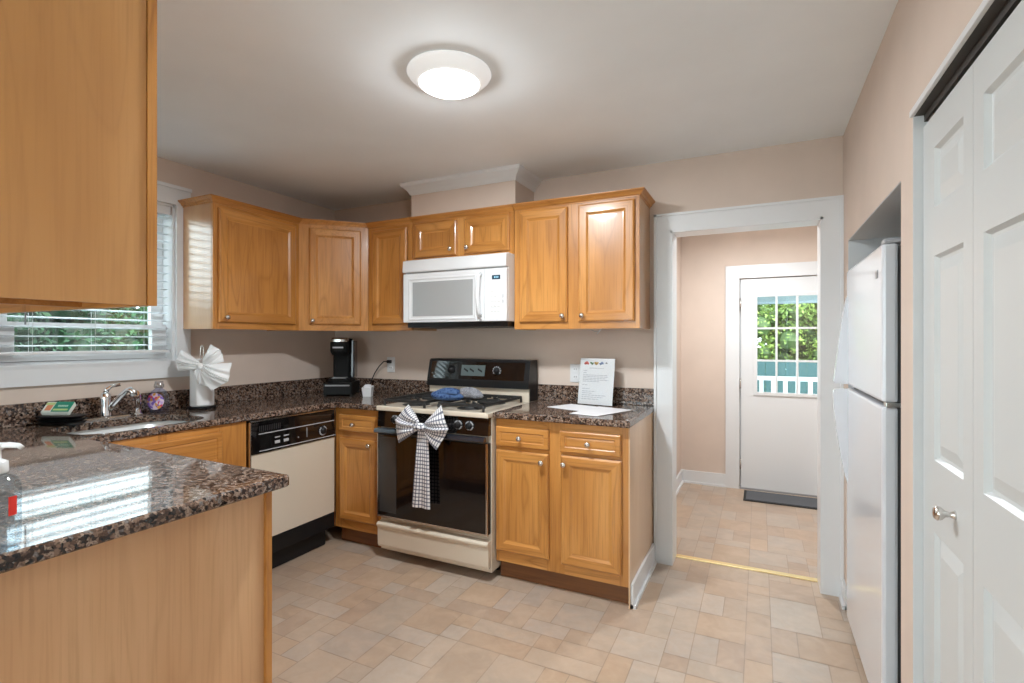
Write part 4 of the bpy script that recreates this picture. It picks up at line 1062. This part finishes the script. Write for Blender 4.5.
t = thing('garden_fence', 'teal board fence behind the porch railing', 'fence', (4, 7.0, -.55))
mb = MB()
for k in range(48): mb.box(-4 + k * .16, -4 + k * .16 + .155, 0, .02, 0, 1.48 + .01 * (k % 3))
mb.build('boards', teal, t)
mb = MB(); mb.box(-4, 3.7, .02, .06, .3, .38); mb.box(-4, 3.7, .02, .06, 1.2, 1.28); mb.build('fence_rail', teal, t)
def tree(label, loc, crown_c, rad, n, leafm, size, seed, name='tree', group='trees outside'):
    rnd = random.Random(seed); t = thing(name, label, 'tree', loc, 0, group)
    mb = MB(); top = crown_c[2]
    mb.tube([(0, 0, 0), (.03, .02, top * .4), (-.02, 0, top * .8), (0, 0, top)], [.11, .09, .07, .03], 8)
    for k in range(5):
        a = k * 1.26; mb.tube([(0, 0, top * .45), (.3 * rad[0] * math.cos(a), .3 * rad[1] * math.sin(a), top * .75), (.6 * rad[0] * math.cos(a), .6 * rad[1] * math.sin(a), top * 1.05)], [.05, .035, .012], 6)
    mb.build('trunk', bark, t)
    vs, fs, cs = [], [], []
    cl_ = []
    for _ in range(90):
        d = Vector((rnd.gauss(0, 1), rnd.gauss(0, 1), rnd.gauss(0, 1))).normalized() * (rnd.random() ** .45)
        cl_.append((Vector((crown_c[0] + d.x * rad[0], crown_c[1] + d.y * rad[1], crown_c[2] + d.z * rad[2])), rnd.uniform(.22, .42) * min(rad) , rnd.random()))
    for c, r_, tone in cl_:
        q = len(vs); m_ = 8
        for i in range(5):
            for j in range(m_):
                b_, a_ = PI * (i / 4 - .5), 2 * PI * j / m_; vs.append(c + Vector((math.cos(b_) * math.cos(a_), math.cos(b_) * math.sin(a_), math.sin(b_))) * r_ * .62)
        for i in range(4):
            for j in range(m_): fs.append((q + i * m_ + j, q + i * m_ + (j + 1) % m_, q + (i + 1) * m_ + (j + 1) % m_, q + (i + 1) * m_ + j)); cs.append(.08 * tone)
    for i in range(n):
        c, r_, tone = cl_[rnd.randrange(len(cl_))]
        d = Vector((rnd.gauss(0, 1), rnd.gauss(0, 1), rnd.gauss(0, 1))).normalized(); p = c + d * r_ * rnd.uniform(.8, 1.12)
        nx = (d + Vector((rnd.uniform(-1, 1), rnd.uniform(-1, 1), rnd.uniform(-.5, 1))) * .8).normalized()
        a = nx.orthogonal().normalized(); b = nx.cross(a); an = rnd.uniform(0, 6.28); a, b = a * math.cos(an) + b * math.sin(an), b * math.cos(an) - a * math.sin(an)
        s_ = size * rnd.uniform(.6, 1.3); q = len(vs)
        vs += [p - a * s_, p - b * s_ * .45, p + a * s_, p + b * s_ * .45]; fs.append((q, q + 1, q + 2, q + 3))
        cs.append(min(1, max(0, .5 * tone + .35 * rnd.random() + .15 * d.z)))
    me = bpy.data.meshes.new('foliage'); me.from_pydata(vs, [], fs)
    at = me.attributes.new('leaf', 'FLOAT', 'FACE')
    for i, c in enumerate(cs): at.data[i].value = c
    me.materials.append(leafm); o = bpy.data.objects.new('foliage', me); COL.objects.link(o); o.parent = t
    return t
GZ = -.55
for k, (x, y, top, lab) in enumerate(((-5.6, -.7, 2.15, 'dark green bushy tree at the left part of the sink window'), (-6.4, .55, 2.2, 'dark green bushy tree in the middle of the sink window'), (-5.7, 1.9, 2.1, 'dark green bushy tree at the right part of the sink window'), (-7.2, 3.3, 2.3, 'dark green tree farther back beyond the right edge of the sink window'), (-9.4, 1.5, 2.3, 'dark green tree farther back seen between the trees in the middle of the sink window'), (-9.6, 3.2, 2.3, 'dark green tree farther back behind the right tree of the sink window'))):
    tree(lab, (x, y, GZ), (0, 0, (top - GZ) * .5 + .1), (1.15, 1.15, (top - GZ) * .46), 8500, leaf_dk, .055, 20 + k)
for k, (x, y, top) in enumerate(((-5.6, -2.5, 2.1), (-5.6, -4.3, 2.0), (-5.8, -6.1, 2.1))):
    tree('dark green bushy tree outside, left of what the sink window shows', (x, y, GZ), (0, 0, (top - GZ) * .5 + .1), (1.15, 1.15, (top - GZ) * .46), 3600, leaf_dk, .085, 40 + k)
for k, (x, y, top, lab) in enumerate(((2.5, 8.4, 2.6, 'sunlit yellow green tree left in the back door panes'), (3.9, 8.9, 2.8, 'sunlit yellow green tree centred in the back door panes'), (5.0, 8.5, 2.7, 'sunlit yellow green tree right in the back door panes'))):
    tree(lab, (x, y, GZ), (0, 0, (top - GZ) * .5 + .15), (1.0, .9, (top - GZ) * .46), 13000, leaf_lt, .045, 60 + k)
